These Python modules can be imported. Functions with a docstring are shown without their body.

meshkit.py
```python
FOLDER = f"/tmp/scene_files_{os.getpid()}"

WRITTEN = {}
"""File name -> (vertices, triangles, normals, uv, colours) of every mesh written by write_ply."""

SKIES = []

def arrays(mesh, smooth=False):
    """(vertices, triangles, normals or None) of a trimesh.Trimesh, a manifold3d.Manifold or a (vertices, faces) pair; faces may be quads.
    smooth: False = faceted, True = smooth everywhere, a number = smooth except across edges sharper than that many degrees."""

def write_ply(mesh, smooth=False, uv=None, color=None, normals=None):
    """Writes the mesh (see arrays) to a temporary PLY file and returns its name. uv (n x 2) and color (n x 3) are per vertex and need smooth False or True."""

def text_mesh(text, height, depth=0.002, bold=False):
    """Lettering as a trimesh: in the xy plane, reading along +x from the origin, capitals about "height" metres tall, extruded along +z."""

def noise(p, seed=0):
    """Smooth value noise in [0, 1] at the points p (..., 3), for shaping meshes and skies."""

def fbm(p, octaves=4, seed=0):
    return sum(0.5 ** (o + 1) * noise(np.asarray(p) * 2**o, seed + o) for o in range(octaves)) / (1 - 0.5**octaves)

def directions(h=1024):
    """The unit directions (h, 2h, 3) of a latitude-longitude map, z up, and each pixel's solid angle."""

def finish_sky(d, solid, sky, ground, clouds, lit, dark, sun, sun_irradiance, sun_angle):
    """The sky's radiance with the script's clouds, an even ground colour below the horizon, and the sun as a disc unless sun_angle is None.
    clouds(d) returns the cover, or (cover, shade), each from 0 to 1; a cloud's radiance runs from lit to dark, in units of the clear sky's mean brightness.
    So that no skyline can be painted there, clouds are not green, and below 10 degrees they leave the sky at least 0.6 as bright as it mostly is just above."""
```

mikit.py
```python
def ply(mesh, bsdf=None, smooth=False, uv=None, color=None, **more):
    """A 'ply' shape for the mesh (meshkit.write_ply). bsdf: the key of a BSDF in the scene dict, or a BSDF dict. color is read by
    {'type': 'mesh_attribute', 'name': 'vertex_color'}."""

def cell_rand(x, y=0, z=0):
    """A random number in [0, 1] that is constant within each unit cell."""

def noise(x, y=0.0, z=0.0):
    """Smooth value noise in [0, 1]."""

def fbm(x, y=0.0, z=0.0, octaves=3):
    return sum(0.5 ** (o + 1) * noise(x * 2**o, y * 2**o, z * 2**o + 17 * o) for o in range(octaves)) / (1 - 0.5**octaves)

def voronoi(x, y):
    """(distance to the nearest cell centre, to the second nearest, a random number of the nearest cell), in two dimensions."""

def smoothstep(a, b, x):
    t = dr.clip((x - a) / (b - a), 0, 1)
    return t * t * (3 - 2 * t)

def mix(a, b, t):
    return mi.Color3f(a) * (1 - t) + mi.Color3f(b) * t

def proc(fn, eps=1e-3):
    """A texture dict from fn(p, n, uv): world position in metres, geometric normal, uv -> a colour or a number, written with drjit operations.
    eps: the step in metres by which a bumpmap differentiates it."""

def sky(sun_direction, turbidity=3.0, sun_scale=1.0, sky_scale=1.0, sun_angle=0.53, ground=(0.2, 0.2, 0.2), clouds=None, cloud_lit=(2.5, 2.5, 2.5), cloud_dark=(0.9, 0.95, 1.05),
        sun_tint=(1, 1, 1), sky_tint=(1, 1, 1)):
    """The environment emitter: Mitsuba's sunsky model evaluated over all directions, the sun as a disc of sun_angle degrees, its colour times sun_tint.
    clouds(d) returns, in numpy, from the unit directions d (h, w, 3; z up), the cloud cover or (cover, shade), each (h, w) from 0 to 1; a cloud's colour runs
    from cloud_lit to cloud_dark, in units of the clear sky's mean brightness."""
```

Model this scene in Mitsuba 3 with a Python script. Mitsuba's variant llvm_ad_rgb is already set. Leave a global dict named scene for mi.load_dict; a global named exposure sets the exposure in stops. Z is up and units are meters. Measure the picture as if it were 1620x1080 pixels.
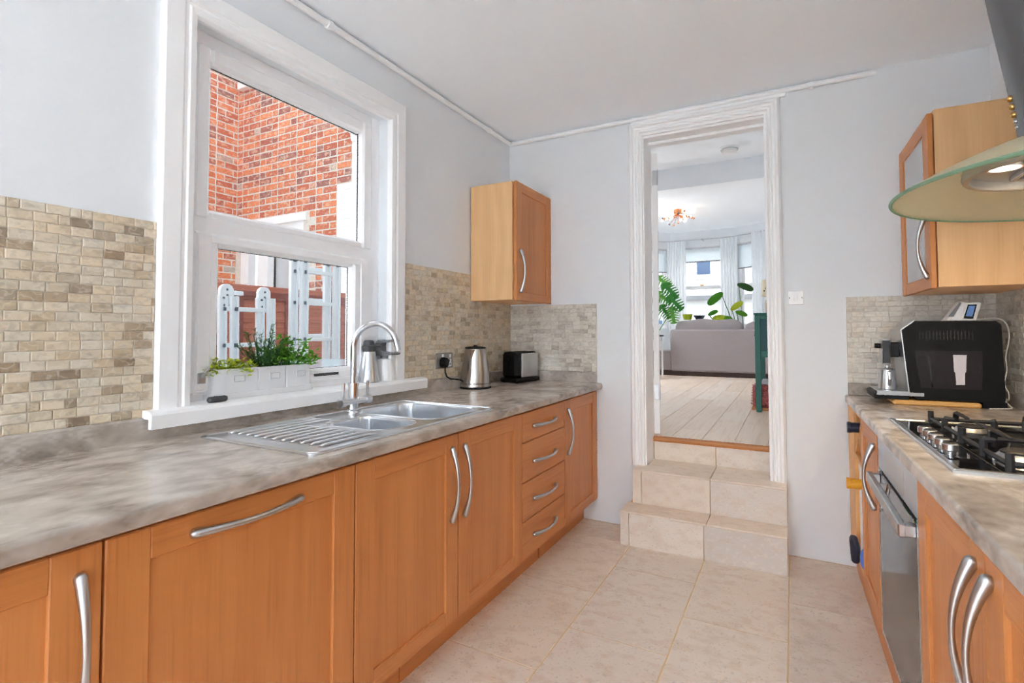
import math, random
import numpy as np, trimesh, shapely, shapely.affinity
import mitsuba as mi, drjit as dr
import mikit, meshkit
from mikit import noise, fbm, voronoi, cell_rand, smoothstep, mix
T = mi.ScalarTransform4f
scene, labels = {'type': 'scene'}, {}
rng = random.Random(7)
PI = math.pi

# ---------------------------------------------------------------- camera, sky, exposure
F, CX, CY, YAW, PITCH, ROLL = 819.55, 810.92, 495.82, -0.49511, 0.035145, -0.0017313
CAM = np.array([1.81, 0.0, 1.244])
fw = np.array([math.sin(YAW)*math.cos(PITCH), math.cos(YAW)*math.cos(PITCH), math.sin(PITCH)])
rt = np.cross(fw, [0, 0, 1.0]); rt /= np.linalg.norm(rt); up = np.cross(rt, fw)
up = -math.sin(ROLL)*rt + math.cos(ROLL)*up
scene['camera'] = {'type': 'perspective', 'fov': 2*math.degrees(math.atan(810/F)), 'fov_axis': 'x', 'near_clip': 0.05, 'far_clip': 200.0,
                   'principal_point_offset_x': (810-CX)/1620, 'principal_point_offset_y': (540-CY)/1080,
                   'to_world': T().look_at(origin=CAM.tolist(), target=(CAM+fw).tolist(), up=up.tolist())}
def cloud(d):
    s = meshkit.fbm(d*np.array([2.2, 2.2, 4.0]), 4, seed=3)
    return np.ones(d.shape[:2]), np.clip((s-0.35)*1.2, 0, 1)*0.6
scene['sky'] = mikit.sky((0.2, -0.5, 0.8), turbidity=4.0, sun_scale=0.0, sky_scale=1.0, clouds=cloud, cloud_lit=(3.9, 4.2, 4.5), cloud_dark=(2.6, 2.85, 3.1), ground=(0.35, 0.34, 0.32))
scene['sky']['sampling_weight'] = 3.0
exposure = 2.31
LAMP = (5.3, 5.8, 6.2)
LAMP_HALL = (3.6, 3.8, 4.0)

# ---------------------------------------------------------------- materials
def lin(r, g, b):
    c = np.array([r, g, b])/255.0
    return np.where(c <= 0.04045, c/12.92, ((c+0.055)/1.055)**2.4).tolist()
def rgb(c): return {'type': 'rgb', 'value': list(map(float, c))}
def mat(key, col=None, rough=0.5, metal=0.0, spec=0.5, fn=None, **more):
    base = mikit.proc(fn) if fn else rgb(col)
    scene[key] = {'type': 'twosided', 'bsdf': {'type': 'principled', 'base_color': base, 'roughness': rough, 'metallic': metal, 'specular': spec, **more}}
WALL = lin(224, 227, 230)
mat('m_wall', WALL, 0.75, spec=0.25)
mat('m_ceiling', lin(241, 245, 249), 0.8, spec=0.2)
mat('m_gloss', lin(243, 243, 244), 0.55, spec=0.35)
mat('m_upvc', lin(248, 248, 250), 0.4)
def wood_fn(c1, c2, c3, vertical=True, s=1.0):
    def fn(p, n, uv):
        a, b = (p.y, p.z) if vertical else (p.z, p.y)
        wob = 0.02*noise(p.x*4, a*5, b*1.6)
        g = fbm((a+wob)*150*s, p.x*150*s, b*3.5*s)
        h = fbm((a+wob)*17*s+3, p.x*17*s, b*0.8*s)
        k = noise(a*420, p.x*420, b*16)
        c = mix(c1, c2, dr.clip(1.7*h-0.35, 0, 1))
        c = mix(c, c3, 0.26*smoothstep(0.5, 0.8, g)+0.16*k)
        return c
    return fn
WA, WB, WC = lin(200, 133, 76), lin(184, 114, 60), lin(158, 92, 46)
mat('m_wood', fn=wood_fn(WA, WB, WC), rough=0.38, spec=0.45)
mat('m_wood_rail', fn=wood_fn(WA, WB, WC, False), rough=0.38, spec=0.45)
def maple(p, n, uv):
    wob = 0.10*noise(p.x*5, p.y*5, p.z*2.2)
    q = (p.x+p.y)
    rings = 0.5+0.5*dr.sin((q+wob)*70+6*noise(q*3, p.z*1.2))
    g = fbm(q*160, 3, p.z*5)
    return mix(lin(230, 186, 138), lin(212, 164, 114), 0.3*rings+0.5*g)
mat('m_maple', fn=maple, rough=0.42, spec=0.4)
def worktop_fn(p, n, uv):
    x, y, z = p.x, p.y, p.z
    w = fbm(x*4, y*3.2, z*4)
    a = fbm(x*10+4*w, y*7+2*w, z*10, 4)
    b = fbm(x*28+9, y*19, z*28+6*w, 3)
    v = dr.abs(fbm(x*22+5*w, y*11+7, z*22, 3)-0.5)
    k = noise(x*140, y*90, z*140)
    c = mix(lin(182, 172, 163), lin(146, 134, 123), smoothstep(0.34, 0.66, 0.6*a+0.4*b))
    c = mix(c, lin(112, 101, 93), 0.75*smoothstep(0.56, 0.74, 0.45*a+0.45*b+0.1*k))
    c = mix(c, lin(200, 192, 184), 0.4*smoothstep(0.52, 0.36, 0.5*w+0.5*b)*smoothstep(0.35, 0.7, k))
    return mix(c, lin(200, 192, 184), 0.10*smoothstep(0.03, 0.0, v))
mat('m_worktop', fn=worktop_fn, rough=0.22, spec=0.5)
def tile_fn(p, n, uv):
    t, gr = uv.x, smoothstep(0.99, 1.0, uv.y)
    s = uv.y-dr.floor(uv.y)
    v = fbm(p.x*70+13*s, p.y*70, p.z*70+31*s)
    vein = smoothstep(0.05, 0.0, dr.abs(fbm(p.x*30+40*s, p.y*30+9*t, p.z*30)-0.5))
    c = mix(lin(216, 205, 187), lin(196, 180, 156), dr.clip(t*2, 0, 1))
    c = mix(c, lin(146, 127, 106), dr.clip(t*2-1, 0, 1))
    c = c*mix((1.06, 1.0, 0.92), (0.97, 0.99, 1.02), s)
    c = mix(c, c*0.72, 0.75*smoothstep(0.42, 0.75, v))
    c = mix(c, lin(226, 217, 203), 0.35*vein)
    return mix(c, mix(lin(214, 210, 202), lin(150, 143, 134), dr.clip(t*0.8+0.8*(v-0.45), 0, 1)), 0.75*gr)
mat('m_tile', fn=tile_fn, rough=0.5, spec=0.4)
mat('m_grout', lin(205, 196, 183), 0.8, spec=0.2)
def floor_fn(p, n, uv):
    t, s = uv.x, uv.y
    px, py, pz = p.x+9*s, p.y+7*t, p.z
    a = fbm(px*3.2, py*4.5, pz*4)
    b = fbm(px*22, py*30, pz*24, 3)
    d = noise(px*150, py*150, pz*150)
    e = fbm(px*60, py*75, pz*60, 3)
    c = mix(lin(230, 219, 205), lin(220, 203, 186), dr.clip(0.2+1.2*(a-0.3)+0.35*t, 0, 1))
    c = mix(c, lin(222, 215, 208), 0.6*smoothstep(0.4, 0.9, s))
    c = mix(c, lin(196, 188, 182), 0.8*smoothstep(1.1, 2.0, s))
    c = mix(c, lin(202, 180, 160), 0.40*smoothstep(0.42, 0.80, b))
    c = mix(c, lin(226, 214, 200), 0.35*smoothstep(0.5, 0.75, e))
    return c*(1-0.16*smoothstep(0.62, 0.9, d)*smoothstep(0.40, 0.62, e))
mat('m_floor_tile', fn=floor_fn, rough=0.42, spec=0.4)
mat('m_floor_grout', lin(214, 188, 148), 0.85, spec=0.2)
mat('m_steel', lin(205, 207, 210), 0.26, 1.0)
mat('m_satin', lin(196, 197, 200), 0.34, 1.0)
mat('m_flue', lin(128, 130, 132), 0.42, 1.0)
mat('m_chrome', lin(222, 223, 226), 0.08, 1.0)
def sink_fn(p, n, uv): return mix(lin(236, 238, 241), lin(222, 225, 229), noise(p.x*900, p.y*14, p.z*300))
mat('m_sink', fn=sink_fn, rough=0.2, metal=1.0)
mat('m_kettle', lin(184, 178, 173), 0.16, 1.0)
mat('m_kettle_base', lin(176, 122, 88), 0.16, 1.0)
mat('m_black', lin(9, 9, 10), 0.45, spec=0.22)
scene['m_black_gloss'] = {'type': 'twosided', 'bsdf': {'type': 'plastic', 'diffuse_reflectance': rgb(lin(8, 8, 10)), 'int_ior': 1.6}}
mat('m_iron', lin(34, 32, 33), 0.55)
mat('m_charcoal', lin(66, 66, 68), 0.6)
mat('m_grey', lin(120, 121, 124), 0.5)
mat('m_white_plastic', lin(238, 238, 238), 0.35)
mat('m_planter', lin(226, 227, 230), 0.4)
mat('m_planter_line', lin(196, 197, 201), 0.5)
mat('m_soil', lin(60, 46, 36), 0.9)
mat('m_brass', lin(214, 170, 104), 0.25, 1.0)
mat('m_copper', lin(205, 140, 100), 0.22, 1.0)
mat('m_yellow', lin(226, 160, 40), 0.35)
mat('m_pink', lin(214, 60, 110), 0.4)
mat('m_navy', lin(34, 38, 58), 0.35)
mat('m_blue', lin(92, 128, 214), 0.4)
mat('m_board', fn=lambda p, n, uv: mix(lin(226, 178, 110), lin(206, 150, 84), fbm(p.x*9, p.y*9, p.z*160)), rough=0.5)
mat('m_rack_wood', fn=lambda p, n, uv: mix(lin(226, 174, 112), lin(204, 146, 84), fbm(p.x*60, p.y*60, p.z*4)), rough=0.45)
mat('m_oven_panel', lin(206, 212, 220), 0.3, 0.85)
scene['m_oven_glass'] = {'type': 'twosided', 'bsdf': {'type': 'plastic', 'diffuse_reflectance': rgb(lin(18, 18, 21)), 'int_ior': 1.6}}
mat('m_dark_panel', lin(34, 28, 31), 0.3, spec=0.3)
mat('m_beaker', lin(206, 200, 206), 0.3)
mat('m_cable', lin(228, 222, 212), 0.5)
def brick_fn(p, n, uv):
    t, s = uv.x, uv.y
    c = mix(lin(230, 142, 98), lin(192, 104, 80), dr.clip(t*1.25, 0, 1))
    c = mix(c, lin(152, 104, 98), dr.clip(t*4-3, 0, 1))
    c = mix(c, lin(190, 176, 164), smoothstep(0.95, 0.98, s))
    a = fbm(p.x*22+s*9, p.y*22, p.z*26+t*5)
    b = fbm(p.x*75, p.y*75, p.z*90)
    c = mix(c, lin(234, 196, 172), 0.6*smoothstep(0.45, 0.72, a))
    return mix(c, lin(120, 66, 56), 0.45*smoothstep(0.55, 0.8, b))
mat('m_brick', fn=brick_fn, rough=0.85, spec=0.2)
mat('m_mortar', fn=lambda p, n, uv: mix(lin(232, 226, 216), lin(206, 198, 188), fbm(p.x*40, p.y*40, p.z*40)), rough=0.9, spec=0.2)
mat('m_white_brick', lin(240, 243, 243), 0.7, spec=0.3)
mat('m_white_paint', lin(243, 246, 247), 0.45)
mat('m_fence', fn=lambda p, n, uv: mix(lin(192, 126, 106), lin(150, 88, 74), fbm(p.x*5, p.y*3, p.z*120)), rough=0.8, spec=0.2)
mat('m_fence_rail', fn=lambda p, n, uv: mix(lin(150, 96, 88), lin(116, 66, 60), fbm(p.x*9, p.y*5, p.z*30)), rough=0.8, spec=0.2)
mat('m_alu', lin(226, 232, 235), 0.45, 0.3)
mat('m_alu_dark', lin(70, 84, 96), 0.5)
mat('m_table_top', lin(140, 158, 166), 0.12)
mat('m_paving', fn=lambda p, n, uv: mix(lin(176, 172, 164), lin(150, 146, 138), fbm(p.x*6, p.y*6)), rough=0.9)
def plank_fn(p, n, uv):
    t, s = uv.x, uv.y
    g = fbm(p.x*90+s*9, p.y*4+t*11, 2)
    c = mix(lin(238, 222, 208), lin(226, 204, 184), t)
    return mix(c, lin(198, 164, 132), 0.28*smoothstep(0.4, 0.85, g))
mat('m_plank', fn=plank_fn, rough=0.36, spec=0.4)
mat('m_plank_gap', lin(150, 116, 86), 0.8)
mat('m_threshold', fn=lambda p, n, uv: mix(lin(196, 132, 74), lin(168, 104, 54), fbm(p.x*6, p.y*120, p.z*120)), rough=0.4)
mat('m_sofa', fn=lambda p, n, uv: mix(lin(166, 157, 157), lin(152, 144, 144), fbm(p.x*120, p.y*120, p.z*120)), rough=0.9, spec=0.2)
mat('m_sofa_base', lin(58, 40, 34), 0.6)
mat('m_teal', lin(40, 104, 94), 0.5)
mat('m_teal_dark', lin(28, 78, 84), 0.5)
mat('m_lampshade', lin(238, 226, 200), 0.8)
mat('m_beige', lin(206, 190, 168), 0.6)
mat('m_basket', fn=lambda p, n, uv: mix(mix(lin(150, 56, 64), lin(196, 120, 110), noise(p.x*150, p.y*150, p.z*110)), lin(70, 30, 50), smoothstep(0.55, 0.7, noise(p.x*110+5, p.y*110, p.z*150))), rough=0.9)
mat('m_street', lin(243, 243, 243), 0.8, spec=0.2)
mat('m_street_pane', lin(84, 112, 150), 0.15)
mat('m_street_roof', lin(150, 152, 156), 0.8)
def leafmat(key, c, back=0.5):
    scene[key] = {'type': 'principledthin', 'base_color': rgb(c), 'roughness': 0.5, 'diff_trans': back, 'spec_trans': 0.0}
leafmat('m_leaf', lin(70, 128, 44)); leafmat('m_leaf_dark', lin(58, 88, 50), 0.35); leafmat('m_leaf_yellow', lin(178, 190, 62))
leafmat('m_leaf_mid', lin(96, 150, 52)); leafmat('m_monstera', lin(62, 124, 60))
leafmat('m_curtain', lin(250, 251, 252), 1.5); leafmat('m_blind', lin(246, 250, 252), 1.7)
scene['m_glass'] = {'type': 'thindielectric', 'int_ior': 1.5}
scene['m_frosted'] = {'type': 'principledthin', 'base_color': rgb(lin(236, 238, 240)), 'roughness': 0.35, 'spec_trans': 0.12, 'diff_trans': 0.35}
scene['m_hood_glass'] = {'type': 'principledthin', 'base_color': rgb(lin(246, 240, 216)), 'roughness': 0.35, 'spec_trans': 0.45, 'diff_trans': 1.0}
scene['m_hood_edge'] = {'type': 'principledthin', 'base_color': rgb(lin(176, 206, 184)), 'roughness': 0.2, 'spec_trans': 0.3, 'diff_trans': 1.0}

# ---------------------------------------------------------------- geometry helpers
def conc(*ms):
    fl = []
    for m in ms: fl += list(m) if isinstance(m, (list, tuple)) else [m]
    return trimesh.util.concatenate(fl)
def tm(v, f): return trimesh.Trimesh(np.asarray(v, float), np.asarray(f, int), process=False)
_T = {}
def bx(x0, x1, y0, y1, z0, z1, b=0.0):
    """A box, its edges chamfered by b."""
    lo, hi = np.array([x0, y0, z0], float), np.array([x1, y1, z1], float)
    lo, hi = np.minimum(lo, hi), np.maximum(lo, hi)
    b = min(b, 0.45*float((hi-lo).min()))
    if b <= 0:
        m = trimesh.creation.box(extents=hi-lo); m.apply_translation((lo+hi)/2); return m
    if 'cb' not in _T:
        pts, key = [], []
        for sx in (0, 1):
            for sy in (0, 1):
                for sz in (0, 1):
                    for ax in range(3):
                        s = np.array([sx, sy, sz], float)
                        q = np.where(np.arange(3) == ax, s, 0.1+0.8*s)
                        pts.append(q); key.append((sx, sy, sz, ax))
        h = trimesh.convex.convex_hull(np.array(pts))
        idx = [int(np.argmin(((np.array(pts)-v)**2).sum(1))) for v in h.vertices]
        _T['cb'] = (np.array([key[i] for i in idx]), np.array(h.faces))
    key, f = _T['cb']
    s = key[:, :3].astype(float)
    off = np.where(np.arange(3)[None] == key[:, 3:4], 0.0, b)
    v = np.where(s > 0, hi-off, lo+off)
    return tm(v, f.copy())
def cyl(p0, p1, r, n=20, r2=None):
    p0, p1 = np.asarray(p0, float), np.asarray(p1, float)
    return tube([p0, p1], [r, r if r2 is None else r2], n)
def frame_of(t):
    a = np.array([0, 0, 1.0]) if abs(t[2]) < 0.9 else np.array([1.0, 0, 0])
    u = np.cross(a, t); u /= np.linalg.norm(u)
    return u, np.cross(t, u)
def tube(pts, r, n=10, squash=None, caps=True, u0=None):
    """A closed sweep along pts with radius r (number or list); squash=(a,b) scales the section along its two axes (lists allowed)."""
    p = np.asarray(pts, float); k = len(p)
    t = np.zeros_like(p); t[1:-1] = p[2:]-p[:-2]; t[0] = p[1]-p[0]; t[-1] = p[-1]-p[-2]
    t /= np.linalg.norm(t, axis=1, keepdims=True)+1e-12
    r = np.broadcast_to(np.asarray(r, float), (k,))
    sa, sb = (1, 1) if squash is None else squash
    sa, sb = np.broadcast_to(np.asarray(sa, float), (k,)), np.broadcast_to(np.asarray(sb, float), (k,))
    u = frame_of(t[0])[0] if u0 is None else np.asarray(u0, float)
    ang = np.arange(n)*2*PI/n
    rings = []
    for i in range(k):
        u = u-t[i]*np.dot(u, t[i]); u /= np.linalg.norm(u)
        w = np.cross(t[i], u)
        rings.append(p[i]+r[i]*(np.cos(ang)[:, None]*u*sa[i]+np.sin(ang)[:, None]*w*sb[i]))
    v = np.concatenate(rings)
    f = []
    for i in range(k-1):
        for j in range(n):
            a, b, c, d = i*n+j, i*n+(j+1) % n, (i+1)*n+(j+1) % n, (i+1)*n+j
            f += [[a, b, c], [a, c, d]]
    if caps:
        v = np.vstack([v, p[0], p[-1]]); c0, c1 = k*n, k*n+1
        for j in range(n):
            f.append([c0, (j+1) % n, j]); f.append([c1, (k-1)*n+j, (k-1)*n+(j+1) % n])
    return tm(v, f)
def lathe(prof, n=32, at=(0, 0, 0)):
    """prof: (r, z) from bottom to top; closed where r=0 or left open otherwise."""
    ang = np.arange(n)*2*PI/n
    v, f, k = [], [], len(prof)
    for r, z in prof: v += [[max(r, 1e-5)*math.cos(a)+at[0], max(r, 1e-5)*math.sin(a)+at[1], z+at[2]] for a in ang]
    for i in range(k-1):
        for j in range(n):
            a, b, c, d = i*n+j, i*n+(j+1) % n, (i+1)*n+(j+1) % n, (i+1)*n+j
            f += [[a, b, c], [a, c, d]]
    return tm(v, f)
def extr(poly, h):
    if not hasattr(poly, 'exterior'): poly = shapely.Polygon(poly)
    return trimesh.creation.extrude_polygon(poly, h, engine='earcut')
def prism(poly, axis, lo, hi):
    """poly in the two other axes, in the cyclic order y,z / z,x / x,y."""
    m = extr(poly, hi-lo); m.apply_translation([0, 0, lo])
    P = {'z': np.eye(3), 'x': np.array([[0, 0, 1], [1, 0, 0], [0, 1, 0]]), 'y': np.array([[0, 1, 0], [0, 0, 1], [1, 0, 0]])}[axis]
    M = np.eye(4); M[:3, :3] = P
    m.apply_transform(M); return m
def rrect(x0, x1, y0, y1, r, seg=6):
    return shapely.box(x0+r, y0+r, x1-r, y1-r).buffer(r, quad_segs=seg)
def loft(rings, cap=(True, True)):
    n = len(rings[0]); v = np.concatenate([np.asarray(q, float) for q in rings]); f = []
    for i in range(len(rings)-1):
        for j in range(n):
            a, b, c, d = i*n+j, i*n+(j+1) % n, (i+1)*n+(j+1) % n, (i+1)*n+j
            f += [[a, b, c], [a, c, d]]
    if cap[0]:
        v = np.vstack([v, np.mean(rings[0], 0)]); f += [[len(v)-1, (j+1) % n, j] for j in range(n)]
    if cap[1]:
        o = (len(rings)-1)*n
        v = np.vstack([v, np.mean(rings[-1], 0)]); f += [[len(v)-1, o+j, o+(j+1) % n] for j in range(n)]
    return tm(v, f)
def sph(c, r, sub=2, sc=(1, 1, 1)):
    m = trimesh.creation.icosphere(subdivisions=sub, radius=r)
    m.vertices = m.vertices*np.array(sc)+np.array(c); return m
def moved(m, x=0, y=0, z=0, rz=0.0):
    m = m.copy()
    if rz: m.apply_transform(trimesh.transformations.rotation_matrix(rz, [0, 0, 1]))
    m.apply_translation([x, y, z]); return m
def mirrored_sheet(v, f, t): return tm(v, f)

TH = 0.0169
MR = np.array([[math.cos(TH), -math.sin(TH), 0, 2.684], [math.sin(TH), math.cos(TH), 0, 3.31], [0, 0, 1, 0], [0, 0, 0, 1.0]])
def rbx(u0, u1, w0, w1, z0, z1, b=0.0): return bx(-u1, -u0, -w1, -w0, z0, z1, b)   # right run: u from the right wall, w from the back wall
def R(u, w, z): return np.array([-u, -w, z])

# ---------------------------------------------------------------- naming helpers
def numbered(name):
    if name not in labels and name not in scene and not any(k.startswith(name+'__') for k in scene): return name
    i = 1
    while True:
        k = f'{name}_{i:03d}'
        if k not in labels and k not in scene and not any(q.startswith(k+'__') for q in scene): return k
        i += 1
def thing(name, label, cat, group=None):
    k = numbered(name); labels[k] = {'label': label, 'category': cat}
    if group: labels[k]['group'] = group
    return k
COUNT = {}
def part(parent, name, mesh, m, smooth=30, right=False, label=None, stuff=False, uv=None, M=None):
    base = parent+'__'+name
    i = COUNT.get(base, 0); COUNT[base] = i+1
    k = base if i == 0 else f'{base}_{i:03d}'
    return put(k, mesh, m, smooth, right, label, stuff, uv, M)
def put(k, mesh, m, smooth=30, right=False, label=None, stuff=False, uv=None, M=None):
    if M is not None: mesh = mesh.copy(); mesh.apply_transform(M)
    if right: mesh = mesh.copy(); mesh.apply_transform(MR)
    if uv is not None:
        scene[k] = mikit.ply(mesh, m, False, uv=np.broadcast_to(np.asarray(uv, float), (len(mesh.vertices), 2)))
    else: scene[k] = mikit.ply(mesh, m, smooth)
    if label or stuff:
        labels.setdefault(k, {})
        if label: labels[k]['label'] = label
        if stuff: labels[k]['kind'] = 'stuff'
    return k
def single(name, mesh, m, label, cat, smooth=30, right=False, group=None):
    k = thing(name, label, cat, group); return put(k, mesh, m, smooth, right)
def struct(name, mesh, m, smooth=False, right=False, label=None):
    labels[name] = {'kind': 'structure'}
    if label: labels[name]['label'] = label
    if mesh is not None: put(name, mesh, m, smooth, right)
    return name

# ================================================================ STRUCTURE: the kitchen
CEIL = 2.64
struct('floor', bx(-0.05, 2.95, -4.4, 3.35, -0.12, -0.0022), 'm_floor_grout', label='beige tiled kitchen floor')
COLS = [(-0.27, 2.39), (0.139, 2.075), (0.5475, 2.405), (0.956, 2.072), (1.3645, 2.385), (1.773, 2.735), (2.1815, 2.06), (2.59, 2.4)]
rf = random.Random(5)
for x0, y0 in COLS:
    y = y0-0.645*11
    while y < 3.31:
        a0, a1, b0, b1 = max(x0, 0.0)+0.0025, min(x0+0.4085, 2.78)-0.0025, max(y, -4.2)+0.0025, min(y+0.645, 3.305)-0.0025
        if a1-a0 > 0.02 and b1-b0 > 0.02:
            part('floor', 'tile', bx(a0, a1, b0, b1, -0.012, rf.uniform(-0.0005, 0.0005), 0.0015), 'm_floor_tile', False, uv=(rf.random(), rf.random()))
        y += 0.645
struct('ceiling', bx(-0.14, 2.95, -4.4, 3.47, CEIL, CEIL+0.15), 'm_ceiling', label='white painted kitchen ceiling')
WY0, WY1, WZ0, WZ1 = 1.02, 2.02, 0.95, 2.345       # window opening
struct('wall_left', conc(bx(-0.14, 0, -4.4, WY0, 0, CEIL), bx(-0.14, 0, WY1, 3.4, 0, CEIL), bx(-0.14, 0, WY0, WY1, 0, WZ0), bx(-0.14, 0, WY0, WY1, WZ1, CEIL)), 'm_wall', label='white painted wall with the window')
DX0, DX1, DZ = 0.975, 1.697, 2.50                  # doorway
struct('wall_back', conc(bx(-0.14, DX0, 3.31, 3.51, 0, CEIL), bx(DX1, 2.9, 3.31, 3.51, 0, CEIL), bx(DX0, DX1, 3.31, 3.51, DZ, CEIL)), 'm_wall', label='white painted wall with the doorway')
struct('wall_right', rbx(-0.12, 0.0, -0.3, 7.8, 0, CEIL), 'm_wall', right=True, label='white painted wall behind the hob')
struct('wall_rear', conc(bx(-0.14, 1.0, -4.4, -4.2, 0, CEIL), bx(2.3, 2.95, -4.4, -4.2, 0, CEIL), bx(1.0, 2.3, -4.4, -4.2, 2.25, CEIL)), 'm_wall', label='white painted wall behind the camera with open garden doors')
struct('patio', bx(-8, 10, -12, -4.4, -0.3, -0.12), 'm_paving', label='paved yard outside the garden doors')
# window casing, sill and frame
def casing_profile(w, t):  # (across, out) from the outer edge
    return [(0, 0), (0, t*0.75), (0.006, t), (w*0.55, t), (w*0.62, t*0.82), (w*0.70, t*0.82), (w*0.76, t), (w-0.008, t*0.9), (w, t*0.5), (w, 0)]
def mitred(path, prof, closed=False):
    """Sweeps a profile (across, out) along a U path of 3-D corner points; each entry (point, across dir, out dir)."""
    rings = [[np.asarray(p)+a*np.asarray(ac)+o*np.asarray(ou) for a, o in prof] for p, ac, ou in path]
    m = loft(rings); 
    if m.volume < 0: m.invert()
    return m
pr = casing_profile(0.112, 0.03)
CY0, CY1, CZ1 = 0.918, 2.118, 2.44
struct('trim_1', mitred([((0, CY0, 0.99), (0, 1, 0), (1, 0, 0)), ((0, CY0, CZ1), (0, 1, -1), (1, 0, 0)), ((0, CY1, CZ1), (0, -1, -1), (1, 0, 0)), ((0, CY1, 0.99), (0, -1, 0), (1, 0, 0))], pr), 'm_gloss', label='white moulded casing around the window')
wn = struct('window_1', None, None, label='white framed window over the sink')
def ring_frame(y0, y1, z0, z1, x0, x1, wl, wr, wb, wt, b=0.004):
    def g(ya, yb, za, zb): return bx(x0, x1, ya, yb, za, zb, b)
    return conc(g(y0, y0+wl, z0, z1), g(y1-wr, y1, z0, z1), g(y0+wl, y1-wr, z0, z0+wb), g(y0+wl, y1-wr, z1-wt, z1))
part(wn, 'frame', ring_frame(WY0, WY1, 0.997, WZ1, -0.13, -0.07, 0.055, 0.058, 0.03, 0.05, 0.003), 'm_upvc')
part(wn, 'transom', bx(-0.13, -0.064, WY0+0.05, WY1-0.05, 1.60, 1.665, 0.006), 'm_upvc')
part(wn, 'sash', ring_frame(1.072, 1.962, 1.655, 2.30, -0.12, -0.06, 0.058, 0.064, 0.036, 0.064, 0.010), 'm_upvc')
part(wn, 'sash', ring_frame(1.072, 1.962, 1.02, 1.61, -0.12, -0.055, 0.095, 0.125, 0.06, 0.05, 0.010), 'm_upvc')
part(wn, 'sash_bead', ring_frame(1.085, 1.93, 1.035, 1.60, -0.058, -0.050, 0.05, 0.05, 0.03, 0.03, 0.003), 'm_upvc')
part(wn, 'gasket', conc(ring_frame(1.125, 1.902, 1.686, 2.241, -0.101, -0.0965, 0.008, 0.008, 0.008, 0.008, 0.001), ring_frame(1.162, 1.843, 1.074, 1.566, -0.101, -0.0965, 0.008, 0.008, 0.008, 0.008, 0.001)), 'm_charcoal')
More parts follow.
